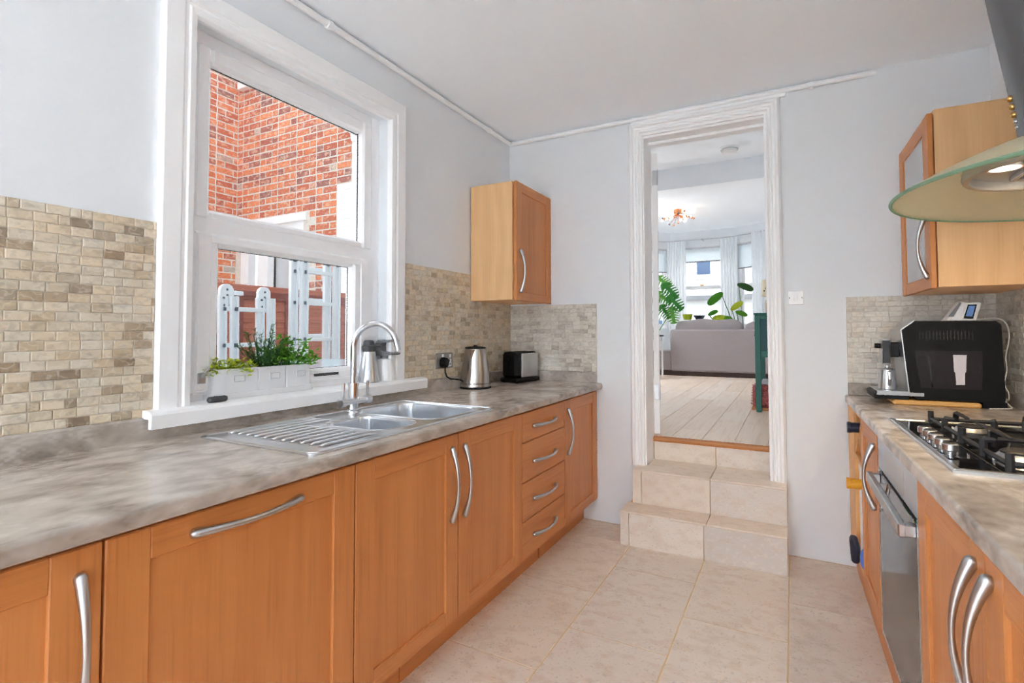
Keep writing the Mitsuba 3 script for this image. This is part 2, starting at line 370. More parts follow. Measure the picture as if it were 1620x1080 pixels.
for y0, y1, z0, z1 in ((1.10, 1.93, 1.67, 2.26), (1.13, 1.87, 1.05, 1.59)):
    part(wn, 'pane', tm([[-0.1, y0, z0], [-0.1, y1, z0], [-0.1, y1, z1], [-0.1, y0, z1]], [[0, 1, 2], [0, 2, 3]]), 'm_glass', False)
part(wn, 'handle', conc(bx(-0.055, -0.045, 1.09, 1.12, 1.06, 1.10, 0.003), tube([(-0.045, 1.105, 1.085), (-0.03, 1.105, 1.10), (-0.028, 1.12, 1.115), (-0.03, 1.135, 1.11)], 0.006, 8)), 'm_steel')
part(wn, 'vent', bx(-0.056, -0.046, 1.60, 1.74, 1.048, 1.060, 0.002), 'm_charcoal')
part(wn, 'sill', conc(prism([(0.942, 0.045), (0.942, 0.062), (0.985, 0.066), (0.994, 0.058), (0.998, 0.045), (0.999, -0.13), (0.975, -0.13), (0.972, 0.045)], 'y', 0.887, 2.262)), 'm_gloss')
# doorway: lining, casing, hinges
part_lin = conc(bx(DX0-0.001, DX0+0.010, 3.31, 3.51, 0.40, DZ), bx(DX1-0.012, DX1+0.001, 3.31, 3.51, 0.40, DZ), bx(DX0, DX1, 3.31, 3.51, DZ-0.012, DZ+0.001),
                bx(DX1-0.018, DX1-0.012, 3.40, 3.47, 0.40, DZ-0.012, 0.002), bx(DX0+0.010, DX1-0.012, 3.40, 3.47, DZ-0.03, DZ-0.012, 0.002))
struct('trim_2', part_lin, 'm_gloss', label='white doorway lining')
pd = [(0, 0), (0, 0.022), (0.012, 0.034), (0.026, 0.036), (0.032, 0.026), (0.042, 0.022), (0.048, 0.027), (0.056, 0.022), (0.064, 0.027), (0.072, 0.020), (0.083, 0.018), (0.083, 0)]
struct('trim_3', mitred([((0.893, 3.31, 0.40), (1, 0, 0), (0, -1, 0)), ((0.893, 3.31, 2.585), (1, 0, -1), (0, -1, 0)), ((1.768, 3.31, 2.585), (-1, 0, -1), (0, -1, 0)), ((1.768, 3.31, 0.40), (-1, 0, 0), (0, -1, 0))], pd), 'm_gloss', label='white fluted casing around the doorway')
# pipe along the ceiling edge
pz = 2.612
pipe = thing('ceiling_pipe', 'white painted pipe running along the top of both walls and over the doorway', 'pipe')
part(pipe, 'pipe', conc(tube([(0.018, -4.19, pz), (0.018, 3.27, pz), (0.026, 3.288, pz), (0.04, 3.292, pz), (2.17, 3.292, pz+0.004), (2.195, 3.297, pz+0.008), (2.22, 3.309, pz+0.012)], 0.0145, 12)), 'm_gloss')
for y in (1.602, 2.994): part(pipe, 'clip', conc(cyl((0.018, y-0.012, pz), (0.018, y+0.012, pz), 0.021, 16), bx(0, 0.02, y-0.014, y+0.014, pz-0.012, pz+0.012, 0.003)), 'm_gloss')
for x in (0.444, 1.926): part(pipe, 'clip', conc(cyl((x-0.01, 3.292, pz), (x+0.01, 3.292, pz), 0.021, 16), bx(x-0.012, x+0.012, 3.29, 3.31, pz-0.014, pz+0.014, 0.003)), 'm_gloss')
struct('trim_4', bx(0.905, 1.80, 3.296, 3.31, 2.583, 2.635, 0.003), 'm_gloss', label='thin white board above the doorway casing')

# ---------------------------------------------------------------- steps up to the doorway
st = thing('tiled_steps', 'beige stone tiled steps rising to the doorway', 'steps')
part(st, 'core', conc(bx(0.903, 1.762, 3.02, 3.31, 0, 0.187), bx(0.935, 1.762, 3.185, 3.31, 0.187, 0.39), bx(DX0+0.011, DX1-0.013, 3.31, 3.505, 0, 0.39), bx(DX0+0.011, DX1-0.013, 3.505, 3.511, 0, 0.52)), 'm_floor_grout', False)
def stile_(x0, x1, y0, y1, z0, z1, t, s): part(st, 'tile', bx(x0+0.0015, x1-0.0015, y0, y1, z0, z1, 0.0015), 'm_floor_tile', False, uv=(t, s))
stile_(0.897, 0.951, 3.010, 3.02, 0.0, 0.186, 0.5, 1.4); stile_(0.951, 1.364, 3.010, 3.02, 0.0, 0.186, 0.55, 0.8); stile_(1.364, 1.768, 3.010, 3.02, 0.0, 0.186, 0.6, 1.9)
stile_(0.897, 1.378, 3.008, 3.185, 0.187, 0.198, 0.75, 0.15); stile_(1.378, 1.769, 3.008, 3.185, 0.187, 0.198, 0.45, 0.5)
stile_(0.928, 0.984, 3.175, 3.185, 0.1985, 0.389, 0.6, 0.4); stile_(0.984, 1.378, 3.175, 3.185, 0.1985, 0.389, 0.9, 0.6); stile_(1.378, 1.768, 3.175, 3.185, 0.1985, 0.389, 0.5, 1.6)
stile_(0.928, 1.378, 3.173, 3.31, 0.390, 0.401, 0.6, 0.2); stile_(1.378, 1.769, 3.173, 3.31, 0.390, 0.401, 0.3, 0.5)
stile_(DX0+0.013, 1.378, 3.312, 3.495, 0.390, 0.401, 0.6, 0.25); stile_(1.378, DX1-0.013, 3.312, 3.495, 0.390, 0.401, 0.3, 0.55)
stile_(DX0+0.013, 1.372, 3.495, 3.505, 0.390, 0.519, 0.1, 0.35); stile_(1.372, DX1-0.013, 3.495, 3.505, 0.390, 0.519, 0.2, 0.8)
for y0, y1, z0, z1, xx in ((3.021, 3.31, 0.0, 0.186, 1.762), (3.186, 3.31, 0.199, 0.389, 1.762)):
    part(st, 'tile', bx(xx, xx+0.006, y0, y1, z0, z1, 0.001), 'm_floor_tile', False, uv=(0.4, 0.7))
part(st, 'threshold', prism([(3.487, 0.520), (3.483, 0.532), (3.488, 0.545), (3.512, 0.552), (3.511, 0.520)], 'x', DX0+0.006, DX1-0.006), 'm_threshold', label='wooden threshold strip on the top step')

# ---------------------------------------------------------------- mosaic splashbacks
rt_ = random.Random(11)
def tile_tone():
    r = rt_.random()
    t = rt_.uniform(0.0, 0.45) if r < 0.70 else (rt_.uniform(0.45, 0.75) if r < 0.85 else rt_.uniform(0.75, 1.0))
    return t, rt_.random()
def tile_mesh(a0, a1, z0, z1, t, b=0.002):
    """A tile standing on a wall: a along, n outward, z up; bevelled front, no back."""
    v = [[a0, 0, z0], [a1, 0, z0], [a1, 0, z1], [a0, 0, z1], [a0, t-b*.6, z0], [a1, t-b*.6, z0], [a1, t-b*.6, z1], [a0, t-b*.6, z1], [a0+b, t, z0+b], [a1-b, t, z0+b], [a1-b, t, z1-b], [a0+b, t, z1-b]]
    f = [[8, 10, 9], [8, 11, 10]]
    for o in (0, 4):
        for j in range(4):
            a, b_, c, d = o+j, o+(j+1) % 4, o+4+(j+1) % 4, o+4+j
            f += [[a, c, b_], [a, d, c]]
    return tm(v, f)
ML = lambda x: np.array([[0, 1, 0, x], [1, 0, 0, 0], [0, 0, 1, 0], [0, 0, 0, 1.0]])        # a -> y, n -> +x
MB = np.array([[1, 0, 0, 0], [0, -1, 0, 3.31], [0, 0, 1, 0], [0, 0, 0, 1.0]])              # a -> x, n -> -y
MRW = MR @ np.array([[0, -1, 0, 0], [-1, 0, 0, 0], [0, 0, 1, 0], [0, 0, 0, 1.0]])         # a -> w, n -> u
MRB = lambda u: MR @ np.array([[0, -1, 0, -u], [-1, 0, 0, 0], [0, 0, 1, 0], [0, 0, 0, 1.0]])
def splash(holder, a0, a1, z0, z1, M, skip=None, light=0.0, near=None, grey=False):
    """A panel of mosaic tiles; near(a) orders them, the first 300 become parts."""
    tt = 0.006
    back = bx(a0, a1, 0, tt, z0, z1); h = part(holder, 'splashback', back, 'm_grout', False, M=M)
    rows = int(round((z1-z0)/0.0277)); hh = (z1-z0)/rows; L = 0.0545
    tiles = []
    for i in range(rows):
        za, zb = z0+i*hh+0.0009, z0+(i+1)*hh-0.0009
        a = a0-L*(0.5*(i % 2)+rt_.uniform(0, 0.2))
        while a < a1:
            ln = L if rt_.random() > 0.12 else L*0.5
            p, q = max(a, a0)+0.0009, min(a+ln, a1)-0.0009
            a += ln
            if q-p < 0.006: continue
            t, s = tile_tone()
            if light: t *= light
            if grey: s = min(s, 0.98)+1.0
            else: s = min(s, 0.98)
            if skip and skip(p, q, za, zb): continue
            tiles.append((p, q, za, zb, tt+rt_.uniform(0.0025, 0.0038), t, s))
    tiles.sort(key=lambda q: near(q[0], q[2]) if near else 0)
    for k, (p, q, za, zb, t_, t, s) in enumerate(tiles[:300]):
        part(h, 'tile', tile_mesh(p, q, za, zb, t_), 'm_tile', False, uv=(t, s), M=M)
    rest = tiles[300:]
    if rest:
        ms = [tile_mesh(*q[:5]) for q in rest]
        uv = np.concatenate([np.tile([[q[5], q[6]]], (len(m.vertices), 1)) for q, m in zip(rest, ms)])
        mm = conc(ms); mm.apply_transform(M)
        k = h+'__tile_field'
        scene[k] = mikit.ply(mm, 'm_tile', False, uv=uv); labels[k] = {'kind': 'stuff'}
    return h
splash('wall_left', -0.69, 0.917, 0.976, 1.60, ML(0), near=lambda a, z: abs(a-0.70))
splash('wall_left', 2.12, 3.31, 0.976, 1.61, ML(0), skip=lambda p, q, za, zb: q > 2.78 and za > 1.46, near=lambda a, z: a, light=0.75)
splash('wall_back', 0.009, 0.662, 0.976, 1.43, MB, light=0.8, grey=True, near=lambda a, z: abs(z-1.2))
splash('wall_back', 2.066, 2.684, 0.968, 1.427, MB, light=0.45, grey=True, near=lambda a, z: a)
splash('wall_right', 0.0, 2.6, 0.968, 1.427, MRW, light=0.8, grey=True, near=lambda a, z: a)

# ================================================================ KITCHEN FURNITURE
def shaker(t, a0, a1, z0, z1, M, name='door', fwd=0.08, ft=0.066, fb=0.058, glass=False, right=False, th=0.02):
    b = 0.0025
    inner = (a0+fwd-0.005, a1-fwd+0.005), (z0+fb-0.005, z1-ft+0.005)
    if glass: d = part(t, name, bx(*inner[0], 0.008, 0.012, *inner[1]), 'm_frosted', False, M=M, label='cabinet door with frosted glass pane')
    else: d = part(t, name, bx(*inner[0], 0.002, th-0.0085, *inner[1], 0.001), 'm_wood', M=M)
    for q in ((a0, a0+fwd), (a1-fwd, a1)): part(d, 'stile', bx(q[0], q[1], 0, th, z0, z1, b), 'm_wood', M=M)
    for q in ((z0, z0+fb), (z1-ft, z1)): part(d, 'rail', bx(a0+fwd-0.001, a1-fwd+0.001, 0.0005, th-0.0006, q[0], q[1], b), 'm_wood_rail', M=M)
    return d
def bow(p0, p1, out, sag=0.034, w0=0.011, w1=0.0065, thick0=0.013, thick1=0.0055):
    """A bow handle from p0 to p1 arching along out, flared at its ends."""
    p0, p1, out = (np.asarray(q, float) for q in (p0, p1, out))
    ts = (1-np.cos(np.linspace(0, PI, 33)))/2; e = np.abs(2*ts-1)
    pts = [p0+(p1-p0)*s+out*(sag*(1-(2*s-1)**2)+0.002) for s in ts]
    side = np.cross(p1-p0, out); side /= np.linalg.norm(side)
    rr = thick1+(thick0-thick1)*e**1.6
    return tube(pts, 1.0, 12, squash=((w1+(w0-w1)*e**1.5)*np.sqrt(np.clip(1-((e-0.93)/0.075).clip(0)**2, 0.12, 1)), rr*np.sqrt(np.clip(1-((e-0.93)/0.075).clip(0)**2, 0.12, 1))), u0=side)
XF = 0.64
PL = 'm_satin'
# left base units
def base_unit(y0, y1, label, kind, group=None):
    t = thing('base_cabinet', label, 'cabinet', group)
    if kind == 'double':
        for q in (y0+0.002, y1-0.02): part(t, 'side', bx(0.02, 0.638, q, q+0.018, 0.15, 0.864), 'm_maple', False)
        part(t, 'bottom', bx(0.02, 0.638, y0+0.02, y1-0.02, 0.15, 0.168), 'm_maple', False); part(t, 'back', bx(0.02, 0.03, y0+0.02, y1-0.02, 0.168, 0.66), 'm_maple', False)
        part(t, 'rail', bx(0.60, 0.618, y0+0.02, y1-0.02, 0.83, 0.864), 'm_maple', False)
    else: part(t, 'body', bx(0.02, 0.625, y0+0.002, y1-0.002, 0.15, 0.864), 'm_maple', False)
    return t
GB = 0.0022
ZB, ZT = 0.146, 0.851
b0 = base_unit(-0.09, 0.507, 'wooden base cabinet nearest the camera on the left, under the tiled wall', 'door')
d = shaker(b0, -0.09+GB, 0.507-GB, ZB, ZT, ML(XF)); part(d, 'handle', bow((0.66, 0.468, 0.808), (0.66, 0.468, 0.522), (1, 0, 0)), PL)
bm = thing('base_cabinet', 'wooden base cabinet left of the frame under the near end of the worktop', 'cabinet')
part(bm, 'body', bx(0.02, 0.638, -0.69, -0.094, 0.15, 0.864), 'm_maple', False)
d = shaker(bm, -0.69, -0.09-GB, ZB, ZT, ML(XF)); part(d, 'handle', bow((0.66, -0.13, 0.808), (0.66, -0.13, 0.522), (1, 0, 0)), PL)
b1 = thing('integrated_appliance', 'wide wooden appliance door with one long horizontal bow handle along its top', 'cabinet')
part(b1, 'body', bx(0.02, 0.625, 0.509, 1.145, 0.15, 0.864), 'm_maple', False)
d = shaker(b1, 0.507+GB, 1.147-GB, ZB, ZT, ML(XF)); part(d, 'handle', bow((0.66, 0.664, 0.810), (0.66, 0.953, 0.810), (1, 0, 0)), PL)
b2 = base_unit(1.147, 2.224, 'wooden double door base cabinet under the sink', 'double')
d = shaker(b2, 1.147+GB, 1.6855-GB, ZB, ZT, ML(XF)); part(d, 'handle', bow((0.66, 1.636, 0.808), (0.66, 1.636, 0.522), (1, 0, 0)), PL)
d = shaker(b2, 1.6855+GB, 2.224-GB, ZB, ZT, ML(XF)); part(d, 'handle', bow((0.66, 1.722, 0.804), (0.66, 1.722, 0.520), (1, 0, 0)), PL)
b3 = base_unit(2.224, 2.75, 'wooden drawer cabinet with a stack of four drawers', 'drawers')
zz = [0.146, 0.330, 0.515, 0.705, 0.851]
for i in range(4):
    dr_ = part(b3, 'drawer', bx(XF, XF+0.02, 2.224+GB, 2.75-GB, zz[i]+0.002, zz[i+1]-0.002, 0.003), 'm_wood_rail')
    zc = (0.241, 0.419, 0.602, 0.776)[i]
    part(dr_, 'handle', bow((0.66, 2.335, zc), (0.66, 2.617, zc), (1, 0, 0)), PL)
b4 = base_unit(2.75, 3.305, 'narrow wooden end cabinet beside the drawers, next to the white wall', 'door')
d = shaker(b4, 2.75+GB, 3.303, ZB, ZT, ML(XF)); part(d, 'handle', bow((0.66, 2.795, 0.804), (0.66, 2.795, 0.535), (1, 0, 0)), PL)
pl = thing('plinth', 'wooden plinth along the floor under the left cabinets', 'plinth')
for y0, y1 in ((-0.69, 1.46), (1.462, 2.60), (2.612, 3.305)): part(pl, 'board', bx(0.545, 0.563, y0, y1, 0.001, 0.149, 0.001), 'm_wood_rail', False)
for y in (-0.6, 0.45, 1.2, 2.18, 2.7, 3.25): part(pl, 'leg', cyl((0.5, y, 0), (0.5, y, 0.149), 0.018, 12), 'm_black')
# left worktop with a hole for the sink
def slab(x0, x1, y0, y1, z0, z1, hole=None):
    p = shapely.box(x0, y0, x1, y1)
    if hole is not None: p = p.difference(hole)
    return moved(extr(p, z1-z0), 0, 0, z0)
def nosing(xa, xb, z0, z1, r=0.012):
    """(z, x) section of the rounded front edge."""
    q = [(z0, xa), (z0, xb-0.008)]
    q += [(z0+0.008-0.008*math.cos(a), xb-0.008+0.008*math.sin(a)) for a in np.linspace(0, PI/2, 4)[1:]]
    q += [(z1-r+r*math.sin(a), xb-r+r*math.cos(a)) for a in np.linspace(0, PI/2, 8)]
    return q+[(z1, xa)]
SK = [0.115, 0.655, 0.995, 1.995]
hole = rrect(SK[0]+0.03, SK[1]-0.03, SK[2]+0.03, SK[3]-0.03, 0.04)
wt = thing('worktop', 'grey brown marbled laminate worktop holding the sink, along the left wall', 'worktop')
part(wt, 'slab', conc(slab(0.006, 0.672, -0.70, 3.304, 0.866, 0.905, hole), prism(nosing(0.672, 0.697, 0.866, 0.905), 'y', -0.70, 3.304)), 'm_worktop', 25)
part(wt, 'upstand', conc(prism([(0.905, 0.0005), (0.905, 0.020), (0.970, 0.020), (0.976, 0.015), (0.976, 0.0005)], 'y', -0.70, 3.309), bx(0.02, 0.662, 3.291, 3.3095, 0.905, 0.976, 0.003)), 'm_worktop', 25)
# sink
sk = thing('sink', 'stainless steel inset sink with one and a half bowls and a ribbed drainer', 'sink')
bowl1, bowl2 = rrect(0.175, 0.600, 1.605, 1.945, 0.07, 8), shapely.Polygon([(0.30, 1.345), (0.56, 1.345), (0.59, 1.45), (0.565, 1.555), (0.30, 1.555)]).buffer(-0.045).buffer(0.045, quad_segs=8)
plate = rrect(*SK, 0.03).difference(bowl1).difference(bowl2)
def bowl(poly, depth, taper):
    c = np.array(poly.exterior.segmentize(0.02).coords)[:-1]; cen = c.mean(0)
    rings = []
    for z, k in ((0.909, 1.0), (0.906, 0.992), (0.900, 0.985), (0.86, 0.975), (0.905-depth+0.04, 0.955), (0.905-depth+0.015, 0.93), (0.905-depth+0.003, 0.86), (0.905-depth, 0.7), (0.905-depth-0.003, 0.12)):
        q = cen+(c-cen)*k; rings.append(np.c_[q, np.full(len(q), z)])
    return loft(rings, (False, True))
rim = []
for poly in (bowl1, bowl2):
    c = np.array(poly.buffer(0.006).exterior.segmentize(0.02).coords)
    rim.append(tube(np.c_[c, np.full(len(c), 0.9085)], 0.003, 6, caps=False))
c = np.array(rrect(SK[0]+0.012, SK[1]-0.012, SK[2]+0.012, SK[3]-0.012, 0.03).exterior.segmentize(0.05).coords)
rim.append(tube(np.c_[c, np.full(len(c), 0.9085)], 0.0035, 6, caps=False))
part(sk, 'deck', conc(moved(extr(plate, 0.0035), 0, 0, 0.9055), rim), 'm_sink', 30)
for i in range(11):
    x = 0.165+i*0.0425
    y1 = 1.42 if x < 0.27 else 1.30
    part(sk, 'rib', tube([(x, 1.075, 0.9085), (x, 1.09, 0.9125), (x, y1-0.03, 0.9125), (x, y1, 0.9085)], 0.0075, 10, squash=(1.1, 0.6), u0=(1, 0, 0)), 'm_sink')
part(sk, 'bowl', bowl(bowl1, 0.17, 1), 'm_sink', 40); part(sk, 'bowl', bowl(bowl2, 0.12, 1), 'm_sink', 40)
for cx_, cy_, dz in ((0.39, 1.775, 0.735), (0.44, 1.45, 0.785)):
    part(sk, 'drain', lathe([(0.0, -0.004), (0.03, -0.004), (0.038, 0.001), (0.042, 0.003), (0.045, 0.0)], 24, (cx_, cy_, dz)), 'm_chrome')
part(sk, 'overflow', bx(0.178, 0.186, 1.74, 1.80, 0.855, 0.872, 0.002), 'm_chrome')
# tap
tp = thing('mixer_tap', 'chrome swan neck mixer tap with two upright lever handles behind the sink', 'tap')
TX, TY = 0.175, 1.612
part(tp, 'base', conc(lathe([(0.0, 0.909), (0.030, 0.909), (0.030, 0.914), (0.024, 0.918), (0.021, 0.922), (0.021, 0.945), (0.0, 0.945)], 24, (TX, TY, 0)), cyl((TX, TY, 0.93), (TX, TY, 1.025), 0.021, 24), cyl((TX, TY, 1.02), (TX, TY, 1.03), 0.023, 24)), 'm_chrome')
arc = [(TX, TY, 1.02), (TX, TY, 1.18)]
R0 = 0.098
for a in np.linspace(0, 0.93*PI, 24)[1:]: arc.append((TX+0.96*(R0-R0*math.cos(a)), TY+0.28*(R0-R0*math.cos(a)), 1.18+R0*math.sin(a)))
l = np.array(arc[-1])-np.array(arc[-2]); l /= np.linalg.norm(l); arc.append(tuple(np.array(arc[-1])+l*0.035))
part(tp, 'spout', tube(arc, 0.0125, 16), 'm_chrome', 60)
part(tp, 'crossbar', conc(cyl((TX+0.012, TY-0.075, 0.955), (TX+0.012, TY+0.075, 0.955), 0.013, 16)), 'm_chrome')
for s in (-1, 1): part(tp, 'lever', conc(cyl((TX+0.012, TY+s*0.058, 0.955), (TX+0.012, TY+s*0.084, 0.955), 0.0185, 20), cyl((TX+0.012, TY+s*0.068, 0.965), (TX+0.016, TY+s*0.068, 1.035), 0.0065, 12)), 'm_chrome')

# ---------------------------------------------------------------- on the window sill
SZ = 0.999
po = thing('herb_planter', 'white metal three pot herb planter on the window sill', 'planter')
def capsule(x0, x1, y0, y1, r):
    return rrect(x0, x1, y0, y1, r, 8)
PXa, PXb = -0.118, -0.012
for i, (y0, y1) in enumerate(((1.128, 1.300), (1.302, 1.427), (1.429, 1.548))):
    r = 0.045 if i == 0 else 0.012
    outer = shapely.union(rrect(PXa, PXb, y0, y1, r, 8), shapely.box(PXa, y0+0.06, PXb, y1)) if i == 0 else rrect(PXa, PXb, y0, y1, 0.006, 4)
    inner = outer.buffer(-0.004)
    pot = part(po, 'pot', conc(moved(extr(outer.difference(inner), 0.098), 0, 0, SZ+0.012), moved(extr(outer, 0.01), 0, 0, SZ+0.012)), 'm_planter', 30)
    yc = (y0+y1)/2+0.012
    part(pot, 'label_frame', conc(bx(PXb-0.001, PXb+0.002, yc-0.022, yc+0.022, SZ+0.082, SZ+0.085), bx(PXb-0.001, PXb+0.002, yc-0.022, yc+0.022, SZ+0.060, SZ+0.063), bx(PXb-0.001, PXb+0.002, yc-0.022, yc-0.019, SZ+0.06, SZ+0.085), bx(PXb-0.001, PXb+0.002, yc+0.019, yc+0.022, SZ+0.06, SZ+0.085)), 'm_planter_line', False)
    part(pot, 'soil', moved(extr(inner, 0.006), 0, 0, SZ+0.078), 'm_soil', False)
part(po, 'tray', moved(extr(shapely.union(rrect(PXa-0.004, PXb+0.006, 1.122, 1.556, 0.045, 8), rrect(PXa-0.004, PXb+0.006, 1.2, 1.556, 0.008, 4)), 0.021), 0, 0, SZ), 'm_planter', 30)
def leaves(n, cen, spread, h, size, seed, shape='oval', droop=0.4, stem=True):
    """Loose leaves on stems growing from cen; returns (leaf mesh, stem mesh)."""
    r = random.Random(seed); V, Fc, st_ = [], [], []
    def add(c, d, nrm, L, W):
        d = d/np.linalg.norm(d); s = np.cross(d, nrm); s /= np.linalg.norm(s)+1e-9; nn = np.cross(s, d)
        o = sum(len(v) for v in V)
        if shape == 'lobed':
            ang = np.linspace(-2.6, 2.6, 13); rad = [0.55+0.45*abs(math.cos(1.75*a)) for a in ang]
            pts = [c]+[c+d*L*(0.45+rr*math.cos(a)*0.55)+s*W*rr*math.sin(a)+nn*L*0.12*math.cos(2*a) for a, rr in zip(ang, rad)]
            V.append(np.array(pts)); Fc.extend([[o, o+i, o+i+1] for i in range(1, 13)])
        elif shape == 'needle':
            V.append(np.array([c-s*W, c+s*W, c+d*L])); Fc.append([o, o+1, o+2])
        else:
            V.append(np.array([c, c+d*L*.45-s*W+nn*W*.3, c+d*L, c+d*L*.45+s*W+nn*W*.3])); Fc.extend([[o, o+1, o+2], [o, o+2, o+3]])
    for i in range(n):
        a = r.uniform(0, 2*PI); q = math.sqrt(r.random())
        base = np.array([cen[0]+0.5*spread[0]*q*math.cos(a), cen[1]+0.5*spread[1]*q*math.sin(a), cen[2]])
        hh = h*r.uniform(0.35, 1.0)
        top = np.array([cen[0]+spread[0]*q*math.cos(a)*1.1, cen[1]+spread[1]*q*math.sin(a)*1.1, cen[2]+hh*(1-droop*q*q)])
        mid = (base+top)/2+np.array([0, 0, 0.12*hh])
        if stem: st_.append(tube([base, mid, top], [0.0012, 0.001, 0.0007], 4))
        if shape == 'needle':
            for k in range(26):
                s = 0.15+0.85*k/26; c = (1-s)**2*base+2*s*(1-s)*mid+s*s*top
                dd = np.array([r.uniform(-1, 1), r.uniform(-1, 1), r.uniform(0.1, 1.1)]); add(c, dd, np.array([r.uniform(-1, 1), r.uniform(-1, 1), 0.4]), size*r.uniform(0.7, 1.2), size*0.09)
        else:
            for k in range(3):
                dd = np.array([math.cos(a+r.uniform(-1.4, 1.4)), math.sin(a+r.uniform(-1.4, 1.4)), r.uniform(-0.3, 0.6)])
                add(top+np.array([r.uniform(-1, 1), r.uniform(-1, 1), r.uniform(-1, 0.4)])*size*0.7, dd, np.array([r.uniform(-.5, .5), r.uniform(-.5, .5), 1.0]), size*r.uniform(0.7, 1.25), size*r.uniform(0.35, 0.55))
    return tm(np.concatenate(V), Fc), (conc(st_) if st_ else None)
SO = SZ+0.084
def herb(label, leafm, stemm, *args, **kw):
    t = thing('potted_herb', label, 'herb plant')
    lm, sm = leaves(*args, **kw)
    part(t, 'foliage', lm, leafm, False, stuff=True); part(t, 'stem', sm, stemm, False, stuff=True)
herb('low yellow green herb in the left pot of the planter', 'm_leaf_yellow', 'm_leaf_mid', 70, (-0.064, 1.205, SO), (0.062, 0.088), 0.075, 0.020, 3, 'lobed', 0.5)
herb('tall dark rosemary with needle leaves in the middle pot of the planter', 'm_leaf_dark', 'm_leaf_dark', 46, (-0.064, 1.365, SO), (0.075, 0.105), 0.215, 0.020, 4, 'needle', 0.25)
herb('bushy bright green parsley in the right pot of the planter', 'm_leaf_mid', 'm_leaf', 120, (-0.064, 1.47, SO), (0.075, 0.125), 0.15, 0.022, 5, 'lobed', 0.6)
single('lighter', conc(bx(0.012, 0.034, 1.085, 1.155, SZ, SZ+0.020, 0.006)), 'm_charcoal', 'small dark grey oblong gadget lying on the window sill in front of the planter', 'gadget')
bt = thing('soap_dispenser', 'tapered stainless steel pump bottle with black top on the sill behind the tap', 'soap dispenser')
bc = (-0.02, 1.905, SZ)
part(bt, 'body', lathe([(0, 0), (0.050, 0), (0.052, 0.004), (0.050, 0.02), (0.040, 0.09), (0.034, 0.135), (0.031, 0.15), (0, 0.15)], 32, bc), 'm_steel')
part(bt, 'pump_top', conc(lathe([(0, 0.15), (0.033, 0.15), (0.034, 0.175), (0.026, 0.182), (0.024, 0.20), (0.018, 0.205), (0, 0.205)], 28, bc), tube([(bc[0], bc[1], SZ+0.178), (bc[0]+0.03, bc[1]+0.03, SZ+0.180), (bc[0]+0.045, bc[1]+0.045, SZ+0.172)], 0.008, 10)), 'm_charcoal')
bt = thing('soap_dispenser', 'white automatic soap dispenser with curved grey head on the sill right of the steel bottle', 'soap dispenser')
bc = (-0.01, 2.012, SZ)
part(bt, 'body', lathe([(0, 0), (0.052, 0), (0.054, 0.004), (0.052, 0.03), (0.046, 0.09), (0.041, 0.108), (0.03, 0.112), (0, 0.112)], 32, bc), 'm_white_plastic')
part(bt, 'neck', lathe([(0.024, 0.11), (0.026, 0.125), (0.03, 0.13), (0, 0.13)], 24, bc), 'm_grey')
part(bt, 'head', prism([(SZ+0.126, -0.05), (SZ+0.130, 0.055), (SZ+0.140, 0.058), (SZ+0.150, -0.005), (SZ+0.175, -0.016), (SZ+0.190, -0.005), (SZ+0.198, 0.05), (SZ+0.206, 0.048), (SZ+0.206, -0.03), (SZ+0.185, -0.05), (SZ+0.15, -0.056)], 'y', bc[1]-0.036, bc[1]+0.036), 'm_grey', 30)

# ---------------------------------------------------------------- on the left worktop by the corner
WTZ = 0.905
kt = thing('kettle', 'tall tapered brushed steel kettle beside the wall socket', 'kettle')
kc = (0.11, 2.672, WTZ)
part(kt, 'base', lathe([(0, 0), (0.094, 0), (0.096, 0.004), (0.094, 0.010), (0, 0.010)], 40, kc), 'm_black')
part(kt, 'foot_ring', lathe([(0.093, 0.010), (0.094, 0.012), (0.093, 0.028), (0.0885, 0.030), (0.0885, 0.033), (0, 0.033)], 40, kc), 'm_kettle')
part(kt, 'body', lathe([(0.090, 0.033), (0.090, 0.036), (0.087, 0.075), (0.078, 0.14), (0.068, 0.21), (0.064, 0.235), (0.062, 0.238), (0, 0.238)], 48, kc), 'm_kettle')
part(kt, 'lid', lathe([(0.0635, 0.237), (0.064, 0.240), (0.062, 0.246), (0.03, 0.25), (0.012, 0.252), (0.012, 0.258), (0, 0.259)], 36, kc), 'm_black')
sp = [[0.058, -0.022, 0.232], [0.058, 0.022, 0.232], [0.088, 0.0, 0.234], [0.072, 0.0, 0.165]]
spm = trimesh.convex.convex_hull(np.array(sp)); spm = moved(spm, 0, 0, 0, -1.35); spm.apply_translation(kc); part(kt, 'spout', spm, 'm_kettle', False)
hd = [(-0.055, 0, 0.225), (-0.09, 0, 0.228), (-0.108, 0, 0.21), (-0.116, 0, 0.15), (-0.118, 0, 0.09), (-0.105, 0, 0.055), (-0.082, 0, 0.05)]
hm = tube(hd, 0.011, 10, squash=(1.2, 0.8)); hm = moved(hm, 0, 0, 0, -1.22); hm.apply_translation(kc); part(kt, 'handle', hm, 'm_black')
so = thing('wall_socket', 'steel double wall socket on the splashback behind the kettle', 'socket')
mat('m_socket', lin(150, 146, 141), 0.4, 0.6)
part(so, 'plate', bx(0.0095, 0.017, 2.402, 2.568, 1.031, 1.122, 0.003), 'm_socket')
part(so, 'insert', conc(bx(0.016, 0.0185, 2.50, 2.552, 1.040, 1.085, 0.001), bx(0.016, 0.0195, 2.528, 2.548, 1.092, 1.112, 0.002), bx(0.016, 0.0195, 2.455, 2.475, 1.098, 1.115, 0.002)), 'm_white_plastic')
